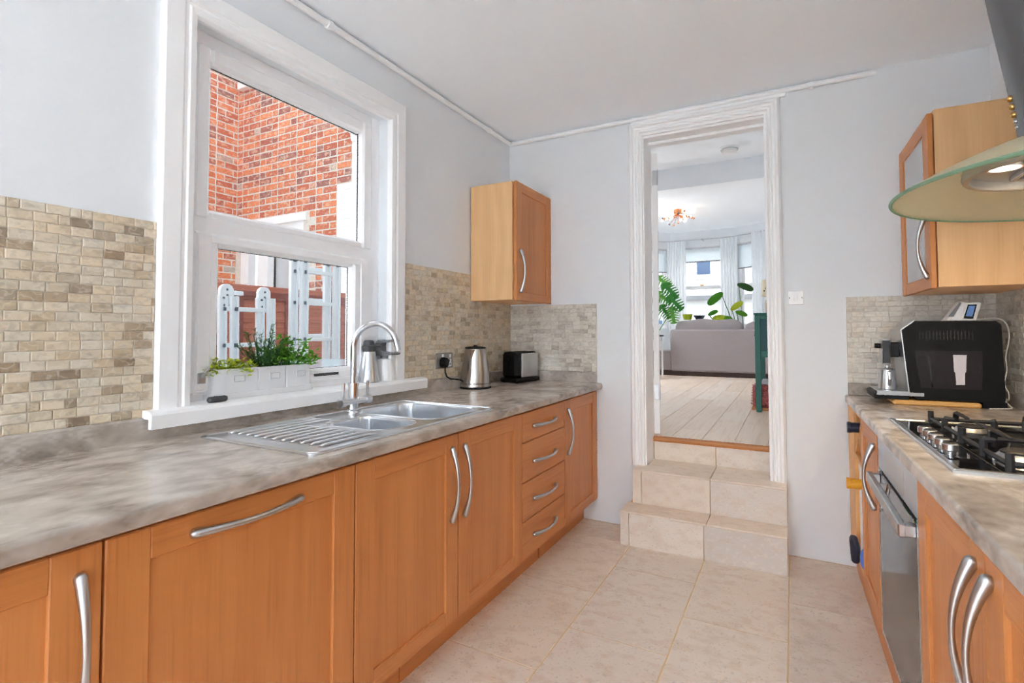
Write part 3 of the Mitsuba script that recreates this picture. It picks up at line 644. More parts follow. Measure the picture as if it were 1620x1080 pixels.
part(so, 'pin_hole', conc(bx(0.018, 0.0192, 2.520, 2.531, 1.069, 1.082), bx(0.018, 0.0192, 2.506, 2.517, 1.050, 1.058), bx(0.018, 0.0192, 2.534, 2.546, 1.050, 1.058)), 'm_black', False)
pg = thing('kettle_plug', 'black plug in the steel socket with its cord running to the kettle', 'plug')
part(pg, 'plug_body', conc(lathe([(0, 0), (0.03, 0), (0.032, 0.006), (0.028, 0.028), (0.02, 0.034), (0, 0.036)], 20)), 'm_black', M=np.array([[0, 0, 1, 0.017], [1, 0, 0, 2.462], [0, 1, 0, 1.066], [0, 0, 0, 1.0]]))
part(pg, 'cord', tube([(0.035, 2.462, 1.05), (0.036, 2.464, 1.01), (0.038, 2.475, 0.985), (0.045, 2.50, 0.970), (0.055, 2.54, 0.965), (0.07, 2.575, 0.958), (0.075, 2.590, 0.95), (0.07, 2.60, 0.925), (0.065, 2.605, 0.915)], 0.0042, 8), 'm_black')
to = thing('toaster', 'black toaster with brushed steel sides in the worktop corner', 'toaster')
MT = trimesh.transformations.translation_matrix([0.174, 3.138, WTZ]) @ trimesh.transformations.rotation_matrix(math.radians(80.8), [0, 0, 1]) @ np.diag([0.86, 0.82, 1.0, 1.0])
part(to, 'base', bx(-0.155, 0.155, -0.088, 0.088, 0.006, 0.032, 0.008), 'm_black', M=MT)
[part(to, 'foot', cyl((x, y, 0), (x, y, 0.008), 0.012, 10), 'm_black', M=MT) for x in (-.12, .12) for y in (-.06, .06)]
part(to, 'shell', bx(-0.150, 0.150, -0.078, 0.078, 0.03, 0.205, 0.022), 'm_black', M=MT)
part(to, 'steel_side', bx(-0.085, 0.130, -0.087, -0.070, 0.034, 0.196, 0.006), 'm_steel', M=MT)
part(to, 'steel_side', bx(-0.085, 0.130, 0.070, 0.087, 0.034, 0.196, 0.006), 'm_steel', M=MT)
part(to, 'slot', conc(bx(-0.11, 0.11, -0.045, -0.012, 0.203, 0.2062), bx(-0.11, 0.11, 0.012, 0.045, 0.203, 0.2062)), 'm_iron', False, M=MT)
part(to, 'lever', conc(bx(-0.160, -0.148, -0.004, 0.004, 0.06, 0.17), bx(-0.172, -0.150, -0.02, 0.02, 0.15, 0.166, 0.004)), 'm_black', M=MT)

# ---------------------------------------------------------------- wall cabinets
wc = thing('wall_cabinet', 'wooden wall cabinet with a solid door above the toaster', 'cabinet')
part(wc, 'body', bx(0.0095, 0.309, 2.775, 3.308, 1.44, 2.172, 0.001), 'm_maple', False)
d = shaker(wc, 2.790, 3.306, 1.436, 2.176, ML(0.312), fwd=0.072, ft=0.06, fb=0.055); part(d, 'handle', bow((0.332, 2.835, 1.755), (0.332, 2.835, 1.485), (1, 0, 0)), PL)
wc2 = thing('wall_cabinet', 'wooden wall cabinet with a frosted glass door above the coffee machine', 'cabinet')
part(wc2, 'body', conc(rbx(0.0, 0.352, 0.585, 0.603, 1.425, 2.165, 0.001), rbx(0.0, 0.352, 0.012, 0.028, 1.425, 2.165), rbx(0.0, 0.352, 0.028, 0.585, 1.425, 1.443), rbx(0.0, 0.352, 0.028, 0.585, 2.147, 2.165), rbx(0.002, 0.01, 0.028, 0.585, 1.443, 2.147), rbx(0.01, 0.32, 0.028, 0.585, 1.785, 1.80)), 'm_maple', False, right=True)
d = shaker(wc2, 0.03, 0.603, 1.421, 2.152, MRB(0.356), glass=True, fwd=0.085, ft=0.065, fb=0.055); part(d, 'handle', bow(R(0.376, 0.567, 1.735), R(0.376, 0.567, 1.462), (-1, 0, 0)), PL, right=True)

# ---------------------------------------------------------------- right run
UF = 0.606
MRF = MRB(UF)
rk = thing('wine_rack', 'narrow wooden wine rack unit between the white wall and the base cabinets', 'wine rack')
for q in ((0.005, 0.252), (0.503, 0.52)): part(rk, 'side', rbx(0.02, 0.622, q[0], q[1], 0.15, 0.864), 'm_rack_wood', False, right=True)
part(rk, 'back', rbx(0.02, 0.04, 0.252, 0.503, 0.15, 0.864), 'm_rack_wood', False, right=True)
for q in ((0.15, 0.168), (0.635, 0.652), (0.850, 0.864)): part(rk, 'shelf', rbx(0.04, 0.622, 0.252, 0.503, *q), 'm_rack_wood', False, right=True)
def bar2(w0, z0, w1, z1, u0, u1, t=0.012):
    d_ = np.array([w1-w0, z1-z0]); d_ /= np.linalg.norm(d_); nn = np.array([-d_[1], d_[0]])*t/2
    q = [np.array([w0, z0])+nn, np.array([w0, z0])-nn, np.array([w1, z1])-nn, np.array([w1, z1])+nn]
    m = extr([(-p[0], p[1]) for p in q], u1-u0)     # (Y, z) then along X
    M = np.eye(4); M[:3, :3] = [[0, 0, 1], [1, 0, 0], [0, 1, 0]]; m.apply_transform(M); m.apply_translation([-u1, 0, 0]); return m
for q in ((0.254, 0.655, 0.501, 0.848), (0.254, 0.848, 0.501, 0.655)): part(rk, 'lattice_bar', bar2(*q, 0.05, 0.618), 'm_rack_wood', False, right=True)
part(rk, 'front_panel', rbx(0.590, 0.606, 0.252, 0.503, 0.168, 0.635), 'm_white_paint', False, right=True, label='pale front panel')
def bottle(label, w, z, tip, capm, glassm):
    t = thing('wine_bottle', label, 'bottle')
    part(t, 'body', moved(lathe([(0, 0), (0.040, 0), (0.042, 0.004), (0.042, 0.19), (0.034, 0.215), (0.022, 0.24), (0.0205, 0.25), (0.0205, 0.305), (0, 0.305)], 20), 0, 0, 0), glassm, right=True, M=np.array([[0, 0, -1, -tip+0.32], [1, 0, 0, -w], [0, 1, 0, z], [0, 0, 0, 1.0]]))
    part(t, 'capsule', lathe([(0.0215, 0.255), (0.023, 0.26), (0.023, 0.310), (0.0255, 0.313), (0.0255, 0.326), (0.0, 0.327)], 18), capm, right=True, M=np.array([[0, 0, -1, -tip+0.327], [1, 0, 0, -w], [0, 1, 0, z], [0, 0, 0, 1.0]]))
bottle('wine bottle with black capsule poking from the lattice of the wine rack', 0.40, 0.795, 0.665, 'm_navy', 'm_black_gloss')
bottle('wine bottle with mustard yellow capsule poking from the middle of the wine rack', 0.40, 0.535, 0.672, 'm_yellow', 'm_black_gloss')
single('dark_cloth', trimesh.convex.convex_hull(np.vstack([sph(R(0.645, 0.36, 0.265), 0.026, 2, (0.7, 1.3, 0.7)).vertices, sph(R(0.634, 0.37, 0.225), 0.024, 2, (0.6, 1.2, 1)).vertices, sph(R(0.640, 0.365, 0.175), 0.022, 2, (0.8, 1.2, 0.8)).vertices])), 'm_navy', 'dark navy cloth hanging from the bottom of the wine rack', 'cloth', right=True)
single('blue_cloth', sph(R(0.615, 0.455, 0.215), 0.024, 3, (0.7, 1.0, 1.9)), 'm_blue', 'small blue cloth beside the dark navy cloth at the bottom of the wine rack', 'cloth', right=True)
c1 = thing('base_cabinet', 'narrow wooden base cabinet between the wine rack and the oven', 'cabinet')
part(c1, 'body', rbx(0.02, UF-0.002, 0.522, 0.978, 0.15, 0.864), 'm_maple', False, right=True)
d = shaker(c1, 0.524, 0.978, ZB, 0.862, MRF); part(d, 'handle', bow(R(UF+0.02, 0.93, 0.822), R(UF+0.02, 0.93, 0.575), (-1, 0, 0), 0.036), PL, right=True)
c2 = thing('base_cabinet', 'wooden double door base cabinet right of the oven, nearest the camera', 'cabinet')
part(c2, 'body', rbx(0.02, UF-0.002, 1.615, 2.62, 0.15, 0.864), 'm_maple', False, right=True)
d = shaker(c2, 1.614, 2.114, ZB, 0.862, MRF); part(d, 'handle', bow(R(UF+0.02, 2.068, 0.836), R(UF+0.02, 2.068, 0.55), (-1, 0, 0), 0.036), PL, right=True)
d = shaker(c2, 2.118, 2.62, ZB, 0.862, MRF); part(d, 'handle', bow(R(UF+0.02, 2.150, 0.836), R(UF+0.02, 2.150, 0.55), (-1, 0, 0), 0.036), PL, right=True)
c3 = thing('base_cabinet', 'wooden base cabinet outside the frame at the near end of the right run', 'cabinet')
part(c3, 'body', rbx(0.02, UF-0.002, 2.624, 3.2, 0.15, 0.864), 'm_maple', False, right=True)
shaker(c3, 2.624, 3.2, ZB, 0.862, MRF)
single('plinth', rbx(0.582, 0.600, 0.005, 3.2, 0.001, 0.149, 0.001), 'm_wood_rail', 'wooden plinth along the floor under the oven', 'plinth', False, right=True)
# oven
ov = thing('oven', 'built in oven with dark glass door and flat bar handle under the hob', 'oven')
part(ov, 'body', rbx(0.04, UF-0.001, 0.984, 1.608, 0.152, 0.863), 'm_black', False, right=True)
part(ov, 'control_panel', rbx(UF-0.001, UF+0.018, 0.984, 1.608, 0.752, 0.863, 0.002), 'm_oven_panel', right=True)
part(ov, 'display', rbx(UF+0.017, UF+0.0188, 1.14, 1.44, 0.768, 0.846, 0.0005), 'm_steel', right=True)
part(ov, 'gap', rbx(UF-0.001, UF+0.012, 0.99, 1.60, 0.738, 0.752), 'm_black', False, right=True)
dd = part(ov, 'door', rbx(UF-0.001, UF+0.018, 0.996, 1.590, 0.172, 0.738, 0.002), 'm_oven_glass', right=True)
part(ov, 'side_trim', conc(rbx(UF-0.001, UF+0.019, 1.590, 1.608, 0.155, 0.752, 0.001), rbx(UF-0.001, UF+0.019, 0.984, 0.996, 0.155, 0.752, 0.001), rbx(UF-0.001, UF+0.016, 0.996, 1.59, 0.155, 0.172)), 'm_steel', False, right=True)
part(dd, 'handle', conc(rbx(UF+0.040, UF+0.058, 1.0, 1.585, 0.698, 0.734, 0.003), rbx(UF+0.017, UF+0.045, 1.0, 1.03, 0.700, 0.732, 0.003), rbx(UF+0.017, UF+0.045, 1.555, 1.585, 0.700, 0.732, 0.003)), 'm_satin', right=True)
# right worktop
wr = thing('worktop', 'grey brown marbled laminate worktop under the hob, along the right wall', 'worktop')
m = conc(slab(0.004, 0.615, 0.002, 3.2, 0.866, 0.905), prism(nosing(0.615, 0.634, 0.866, 0.905, 0.010), 'y', 0.002, 3.2))
FLIP = np.diag([-1.0, -1.0, 1.0, 1.0])
part(wr, 'slab', m, 'm_worktop', 25, right=True, M=FLIP)
part(wr, 'upstand', conc(bx(0.02, 0.62, 0.0015, 0.020, 0.905, 0.968, 0.003), bx(0.001, 0.02, 0.0015, 3.2, 0.905, 0.968, 0.003)), 'm_worktop', 25, right=True, M=FLIP)
# hob
hb = thing('gas_hob', 'black glass gas hob with steel rim and cast iron pan supports', 'hob')
hz = 0.905
def rect_ring(u0, u1, w0, w1, t, z0, z1, z2):
    o = np.array([(-u1, -w1), (-u0, -w1), (-u0, -w0), (-u1, -w0)]); s = np.array([(1, 1), (-1, 1), (-1, -1), (1, -1)])
    rings = [np.c_[o, np.full(4, z0)], np.c_[o, np.full(4, z1)], np.c_[o+s*0.004, np.full(4, z2)], np.c_[o+s*(t-0.003), np.full(4, z2)], np.c_[o+s*t, np.full(4, z1)], np.c_[o+s*t, np.full(4, z0)]]
    return loft(rings, (False, False))
part(hb, 'rim', rect_ring(0.085, 0.572, 0.875, 1.700, 0.020, hz, hz+0.006, hz+0.010), 'm_steel', 20, right=True)
part(hb, 'glass', rbx(0.104, 0.553, 0.894, 1.681, hz, hz+0.006), 'm_black_gloss', False, right=True)
part(hb, 'groove', rbx(0.470, 0.474, 0.90, 1.675, hz+0.006, hz+0.0065), 'm_iron', False, right=True)
for w in (1.216, 1.280, 1.346, 1.417, 1.494):
    k = part(hb, 'knob', lathe([(0.0, 0.030), (0.016, 0.030), (0.0185, 0.027), (0.019, 0.012), (0.017, 0.010), (0.012, 0.009), (0.012, 0.0)][::-1], 24, R(0.530, w, hz+0.006)), 'm_steel', right=True)
for u, w, s in ((0.385, 1.085, 1.0), (0.20, 1.085, 0.8), (0.385, 1.50, 1.25), (0.20, 1.50, 1.0)):
    b_ = part(hb, 'burner', lathe([(0.046*s, 0.0), (0.048*s, 0.006), (0.040*s, 0.012), (0.036*s, 0.018), (0.0, 0.018)], 28, R(u, w, hz+0.006)), 'm_satin', right=True)
    part(b_, 'burner_cap', lathe([(0.034*s, 0.018), (0.035*s, 0.022), (0.030*s, 0.026), (0, 0.027)], 28, R(u, w, hz+0.006)), 'm_iron', right=True)
    part(b_, 'igniter', cyl(R(u+0.05*s, w+0.02, hz+0.006), R(u+0.05*s, w+0.02, hz+0.024), 0.003, 8), 'm_white_plastic', right=True)
for w0, w1 in ((0.925, 1.282), (1.292, 1.655)):
    gz, gh = hz+0.006, 0.044
    bars = []
    def hbar(u0, w0_, u1, w1_, z=gz+gh, r=0.0075): bars.append(tube([R(u0, w0_, z), R(u1, w1_, z)], r, 6, squash=(0.8, 1.2)))
    ua, ub = 0.115, 0.455
    for (u, w) in ((ua, w0), (ub, w0), (ua, w1), (ub, w1), (ua, (w0+w1)/2), (ub, (w0+w1)/2)):
        bars.append(tube([R(u, w, gz), R(u, w, gz+gh)], 0.009, 6))
    low = gz+0.016
    for q in ((ua, w0, ub, w0), (ua, w1, ub, w1), (ua, w0, ua, w1), (ub, w0, ub, w1)): hbar(*q, z=low, r=0.006)
    g = part(hb, 'pan_support', conc(bars), 'm_iron', 40, right=True)
    wc_ = (w0+w1)/2
    for u in (0.20, 0.385):
        for a, b2 in (((u, w0), (u, wc_-0.045)), ((u, w1), (u, wc_+0.045))):
            part(g, 'finger', tube([R(a[0], a[1], low), R(a[0], a[1]*0.97+b2[1]*0.03, gz+gh*0.8), R(a[0], a[1]*0.88+b2[1]*0.12, gz+gh), R(b2[0], b2[1], gz+gh-0.002)], [0.008, 0.008, 0.008, 0.005], 6, squash=(0.8, 1.2)), 'm_iron', 40, right=True)
    for u0, u1 in ((ub, 0.43), (ua, 0.155), (0.255, 0.245), (0.33, 0.34)):
        part(g, 'finger', tube([R(u0, wc_, low), R(u0, wc_, gz+gh*0.8), R(u0*0.85+u1*0.15, wc_, gz+gh), R(u1, wc_, gz+gh-0.002)], [0.008, 0.008, 0.008, 0.005], 6, squash=(0.8, 1.2)), 'm_iron', 40, right=True)

# coffee machine
cb = single('chopping_board', rbx(0.16, 0.475, 0.05, 0.345, 0.9055, 0.928, 0.006), 'm_board', 'pale wooden board lying under the black coffee machine', 'board', right=True)
cm = thing('coffee_machine', 'black and silver bean to cup coffee machine on the right worktop', 'coffee machine')
Wn, Wf, z0 = 0.335, 0.090, 0.9285
side = [(0.385, z0+0.004), (0.082, z0+0.004), (0.078, z0+0.02), (0.084, 1.27), (0.10, 1.287), (0.385, 1.291), (0.436, 1.249), (0.412, 0.972), (0.400, z0+0.02)]
def uz(poly, w0, w1):
    m = extr([(-u, z) for u, z in poly], w1-w0); M = np.eye(4); M[:3, :3] = [[1, 0, 0], [0, 0, -1], [0, 1, 0]]; m.apply_transform(M); m.apply_translation([0, -w0, 0]); return m
part(cm, 'body', uz(side, Wf+0.004, Wn-0.002), 'm_black', 20, right=True)
part(cm, 'side_panel', uz([(0.300+0.09, 1.155), (0.150, 1.155), (0.155, 0.985), (0.37, 0.985)], Wn-0.003, Wn), 'm_dark_panel', False, right=True)
part(cm, 'side_window', uz([(0.375, 1.13), (0.335, 1.13), (0.325, 0.99), (0.33, 0.99), (0.342, 1.122), (0.373, 1.122)], Wn-0.001, Wn+0.001), 'm_black_gloss', False, right=True)
for i in range(16):
    part(cm, 'vent_slot', rbx(0.180+i*0.0125, 0.184+i*0.0125, Wn-0.002, Wn+0.0006, 1.205, 1.245), 'm_black_gloss', False, right=True)
part(cm, 'front_panel', uz([(0.436, 1.249), (0.440, 1.250), (0.417, 0.960), (0.411, 0.960)], Wf, Wn+0.002), 'm_steel', False, right=True)
part(cm, 'hood_panel', uz([(0.385, 1.291), (0.387, 1.294), (0.441, 1.251), (0.436, 1.249)], Wf, Wn+0.002), 'm_steel', False, right=True)
part(cm, 'spout_block', conc(rbx(0.43, 0.470, 0.17, 0.25, 1.12, 1.19, 0.004)), 'm_black', right=True)
part(cm, 'spout', conc(rbx(0.466, 0.500, 0.165, 0.255, 1.085, 1.205, 0.004)), 'm_steel', right=True)
part(cm, 'spout_face', rbx(0.470, 0.497, 0.254, 0.258, 1.09, 1.20, 0.001), 'm_black_gloss', right=True)
part(cm, 'knob', conc(cyl(R(0.50, 0.20, 1.172), R(0.522, 0.20, 1.172), 0.012, 16)), 'm_black', right=True)
part(cm, 'drip_tray', uz([(0.545, 0.9285), (0.415, 0.9285), (0.415, 0.960), (0.530, 0.962), (0.548, 0.950)], Wf, Wn+0.004), 'm_black', 20, right=True)
part(cm, 'tray_trim', conc(uz([(0.538, 0.947), (0.36, 0.947), (0.36, 0.963), (0.535, 0.963)], Wn+0.003, Wn+0.007), rbx(0.415, 0.535, Wf+0.004, Wn+0.003, 0.962, 0.966)), 'm_steel', False, right=True)
part(cm, 'side_beaker', uz([(0.252, 1.138), (0.205, 1.138), (0.208, 1.062), (0.212, 1.06), (0.214, 1.005), (0.244, 1.005), (0.246, 1.06), (0.25, 1.062)], Wn, Wn+0.0012), 'm_beaker', False, right=True, label='pale water container seen through the side window')
part(cm, 'foot', rbx(0.07, 0.15, 0.10, 0.32, 0.905, 0.934), 'm_black', right=True)
for w in (0.12, 0.30): part(cm, 'foot', cyl(R(0.37, w, 0.928), R(0.37, w, 0.936), 0.012, 10), 'm_black', right=True)
jg = thing('milk_jug', 'small stainless steel milk jug on the drip tray of the coffee machine', 'jug')
jc = R(0.478, 0.225, 0.966)
part(jg, 'body', lathe([(0, 0), (0.036, 0), (0.038, 0.004), (0.036, 0.04), (0.031, 0.075), (0.030, 0.092), (0.0285, 0.092), (0.029, 0.075), (0.033, 0.04), (0.034, 0.006), (0, 0.006)], 32, jc), 'm_steel', right=True)
part(jg, 'handle', tube([jc+np.array([0.002, -0.030, 0.085]), jc+np.array([0.002, -0.052, 0.082]), jc+np.array([0.002, -0.056, 0.05]), jc+np.array([0.002, -0.036, 0.02])], 0.005, 8, squash=(1.5, 0.7)), 'm_steel', right=True)
part(jg, 'lid', lathe([(0.030, 0.092), (0.026, 0.098), (0.008, 0.102), (0.006, 0.112), (0, 0.113)], 24, jc), 'm_steel', right=True)
# speaker dock and thermostat on the machine
sd = thing('desk_sensor', 'white wedge device with grey face on the coffee machine, left of the screen', 'device')
part(sd, 'body', uz([(0.262, 1.291), (0.190, 1.291), (0.188, 1.372), (0.206, 1.376)], 0.205, 0.285), 'm_white_plastic', 20, right=True)
part(sd, 'face', uz([(0.254, 1.309), (0.234, 1.309), (0.203, 1.372), (0.212, 1.372)], 0.284, 0.287), 'm_grey', False, right=True)
th = thing('thermostat', 'small white thermostat with lit blue screen on top of the coffee machine', 'thermostat')
part(th, 'body', uz([(0.212, 1.2915), (0.160, 1.2915), (0.140, 1.366), (0.146, 1.372), (0.190, 1.370)], 0.262, 0.300), 'm_white_plastic', 20, right=True)
part(th, 'bezel', uz([(0.203, 1.300), (0.170, 1.298), (0.155, 1.362), (0.186, 1.362)], 0.299, 0.302), 'm_black', False, right=True)
scene['m_screen_light'] = {'type': 'diffuse', 'reflectance': rgb(lin(120, 160, 220))}
k = part(th, 'screen', uz([(0.196, 1.310), (0.173, 1.308), (0.161, 1.356), (0.183, 1.357)], 0.3015, 0.3028), 'm_screen_light', False, right=True)
cab = [R(0.15, 0.255, 1.296), R(0.10, 0.24, 1.300), R(0.055, 0.225, 1.296), R(0.025, 0.20, 1.26), R(0.020, 0.19, 1.20), R(0.030, 0.18, 1.12), R(0.028, 0.18, 1.06), R(0.040, 0.19, 1.0), R(0.030, 0.20, 0.965), R(0.045, 0.235, 0.935), R(0.062, 0.25, 0.955), R(0.070, 0.24, 0.965), R(0.055, 0.27, 0.925), R(0.05, 0.30, 0.912), R(0.10, 0.345, 0.910), R(0.14, 0.36, 0.909)]
def smooth_path(p, n=6):
    from scipy.interpolate import CubicSpline
    p = np.array(p); s = np.r_[0, np.cumsum(np.linalg.norm(np.diff(p, axis=0), axis=1))]
    return CubicSpline(s, p)(np.linspace(0, s[-1], n*len(p)))
single('power_cable', tube(smooth_path(cab), 0.0032, 8), 'm_cable', 'thin white cable hanging from the small screen down behind the coffee machine', 'cable', right=True)

# hood
hd_ = thing('cooker_hood', 'cooker hood with curved green glass canopy and steel flue above the hob', 'cooker hood')
HC_W, HC_U, HH = 1.29, 0.606, 0.57
def dome(off, shrink=0.0, nr=14, na=64):
    rings = []
    for i in range(nr+1):
        q = i/nr
        pts = []
        for a in np.linspace(-PI/2, PI/2, na+1):
            u, w = (HC_U-shrink)*q*math.cos(a), HC_W+(HH-shrink)*q*math.sin(a)
            pts.append([-u-0.002, -w, 1.652+0.165*(1-q**2.2)+off])
        rings.append(np.array(pts))
    return rings
def grid(rings, flip=False):
    n = len(rings[0]); v = np.concatenate(rings); f = []
    for i in range(len(rings)-1):
        for j in range(n-1):
            a, b, c, d = i*n+j, i*n+j+1, (i+1)*n+j+1, (i+1)*n+j
            f += [[a, b, c], [a, c, d]]
    f = np.array(f)
    return tm(v, f[:, ::-1] if flip else f)
top, bot = dome(0.009), dome(0.0)
cn = part(hd_, 'canopy', conc(grid(top, True), grid(bot)), 'm_hood_glass', True, right=True)
edge = np.array([(t+b)/2 for t, b in zip(top[-1], bot[-1])])
part(cn, 'glass_edge', tube(edge, 0.0058, 8), 'm_hood_edge', right=True)
def ell(u, w, a, b, z, n=48): return np.array([[-(u+a*math.cos(t)), -(w+b*math.sin(t)), z] for t in np.linspace(0, 2*PI, n, endpoint=False)])
CU, CW = 0.222, 1.335
mt = part(hd_, 'motor_housing', loft([ell(CU, CW, .185, .195, 1.735), ell(CU, CW, .218, .228, 1.72), ell(CU, CW, .222, .232, 1.698), ell(CU, CW, .218, .228, 1.688), ell(CU, CW, .204, .214, 1.688), ell(CU, CW, .198, .208, 1.695), ell(CU, CW, .195, .205, 1.712)], (True, True)), 'm_satin', 40, right=True)
for i in range(5):
    w = CW-0.10+0.05*i
    part(mt, 'filter_bar', rbx(0.06, 0.29, w-0.004, w+0.006, 1.698, 1.712, 0.002), 'm_grey', right=True)
part(mt, 'filter_frame', conc(rbx(0.29, 0.305, CW-0.13, CW+0.13, 1.698, 1.712, 0.002), rbx(0.045, 0.29, CW+0.118, CW+0.13, 1.698, 1.712, 0.002), rbx(0.045, 0.29, CW-0.13, CW-0.118, 1.698, 1.712, 0.002)), 'm_satin', right=True)
for (u, w) in ((0.362, 1.375),):
    lp = part(hd_, 'lamp_ring', lathe([(0.034, 0.0), (0.040, 0.0), (0.042, 0.006), (0.036, 0.012), (0.034, 0.006)], 28, R(u, w, 1.700)), 'm_chrome', right=True)
    mm = lathe([(0.0, 0.003), (0.033, 0.003), (0.034, 0.006)], 24, R(u, w, 1.700)); mm.apply_transform(MR)
    if mm.face_normals[:, 2].mean() > 0: mm.invert()
    sh = mikit.ply(mm, 'm_white_plastic', False); sh['emitter'] = {'type': 'area', 'radiance': rgb((110, 82, 46)), 'sampling_weight': 0.6}
    scene[lp+'__bulb'] = sh
fl = []
for z, au, bw, cu in ((1.80, 0.150, 0.150, 0.150), (1.86, 0.155, 0.152, 0.150), (2.2, 0.190, 0.180, 0.165), (2.64, 0.235, 0.215, 0.18)): fl.append(ell(cu, HC_W, au, bw, z, 40))
for q in fl: q[:, 0] = np.minimum(q[:, 0], -0.001)
part(hd_, 'flue', loft(fl, (False, False)), 'm_flue', True, right=True)
for i, (z, u, w) in enumerate(((1.930, 0.316, 1.275), (1.905, 0.312, 1.275), (1.881, 0.308, 1.275), (1.860, 0.305, 1.275), (1.842, 0.302, 1.275))):
    part(hd_, 'button', sph(R(u, w, z), 0.010 if i < 3 else 0.006, 2), 'm_brass' if i < 3 else 'm_chrome', right=True)

# ---------------------------------------------------------------- small wall things
ls = thing('light_switch', 'white square light switch on the wall right of the doorway', 'light switch')
part(ls, 'plate', bx(1.790, 1.868, 3.300, 3.3095, 1.392, 1.470, 0.003), 'm_white_plastic')
part(ls, 'rocker', bx(1.819, 1.839, 3.296, 3.301, 1.415, 1.447, 0.002), 'm_white_plastic')
[part(ls, 'screw', cyl((x, 3.2985, 1.431), (x, 3.3005, 1.431), 0.0035, 10), 'm_grey') for x in (1.798, 1.860)]

def globe_lamp(label, at, r, power, foot=None):
    """An opal globe on a stem: hanging from at, or standing on the floor at foot."""
    t = thing('globe_lamp', label, 'lamp')
    x_, y_, z_ = at
    za = foot if foot is not None else LC
    s_ = 1 if foot is not None else -1
    part(t, 'base', lathe([(0, 0), (0.12, 0), (0.125, 0.012), (0.03, 0.02), (0, 0.02)] if s_ > 0 else [(0, -0.03), (0.045, -0.025), (0.05, 0.0), (0, 0)], 24, (x_, y_, za)), 'm_satin')
    part(t, 'stem', cyl((x_, y_, za+s_*0.015), (x_, y_, z_-s_*r*0.98), 0.009, 10), 'm_satin')
    sh = mikit.ply(sph((x_, y_, z_), r, 3), 'm_white_plastic', True); sh['emitter'] = {'type': 'area', 'radiance': rgb(power), 'sampling_weight': 3.0}
    scene[t+'__globe'] = sh
LC = 3.10
globe_lamp('large paper globe floor lamp behind the camera, nearer one', (0.95, -2.7, 1.25), 0.27, LAMP, 0.001)
globe_lamp('large paper globe floor lamp behind the camera, farther one', (0.80, -3.65, 1.0), 0.27, LAMP, 0.001)

# ================================================================ BEYOND THE DOORWAY: living room
LZ, LC = 0.552, 3.10
struct('floor_living', bx(-1.75, 2.2, 3.512, 10.3, 0.40, 0.535), 'm_plank_gap', label='wooden plank floor of the living room')
rp = random.Random(8)
x = 1.286-0.19*17
while x < 2.1:
    y = 3.513-rp.uniform(0, 1.2)
    while y < 10.2:
        a, b = max(y, 3.513), min(y+1.3, 10.25)
        if b-a > 0.03 and x+0.19 > -1.7 and x < 2.05:
            part('floor_living', 'plank', bx(max(x, -1.7)+0.001, min(x+0.19, 2.09)-0.0018, a+0.001, b-0.001, 0.535, LZ, 0.0015), 'm_plank', False, uv=(rp.random(), rp.random()))
        y += 1.3
    x += 0.19
struct('ceiling_living', bx(-1.8, 2.3, 3.47, 10.6, LC, LC+0.15), 'm_ceiling', label='white ceiling of the living room')
struct('wall_living_right', bx(2.05, 2.2, 3.51, 10.3, 0.4, LC), 'm_wall', label='white right wall of the living room')
struct('wall_living_left', conc(bx(-1.8, -1.65, 4.42, 10.3, 0.4, LC), bx(-1.8, -0.05, 4.40, 4.44, 0.4, LC), bx(-0.09, -0.05, 3.51, 4.42, 0.4, LC), bx(-0.14, 2.2, 3.47, 3.51, CEIL, LC)), 'm_wall', label='white left wall of the living room')
struct('trim_beam', bx(-1.7, 2.1, 6.0, 6.35, 2.86, LC), 'm_ceiling', label='white boxed ceiling beam')
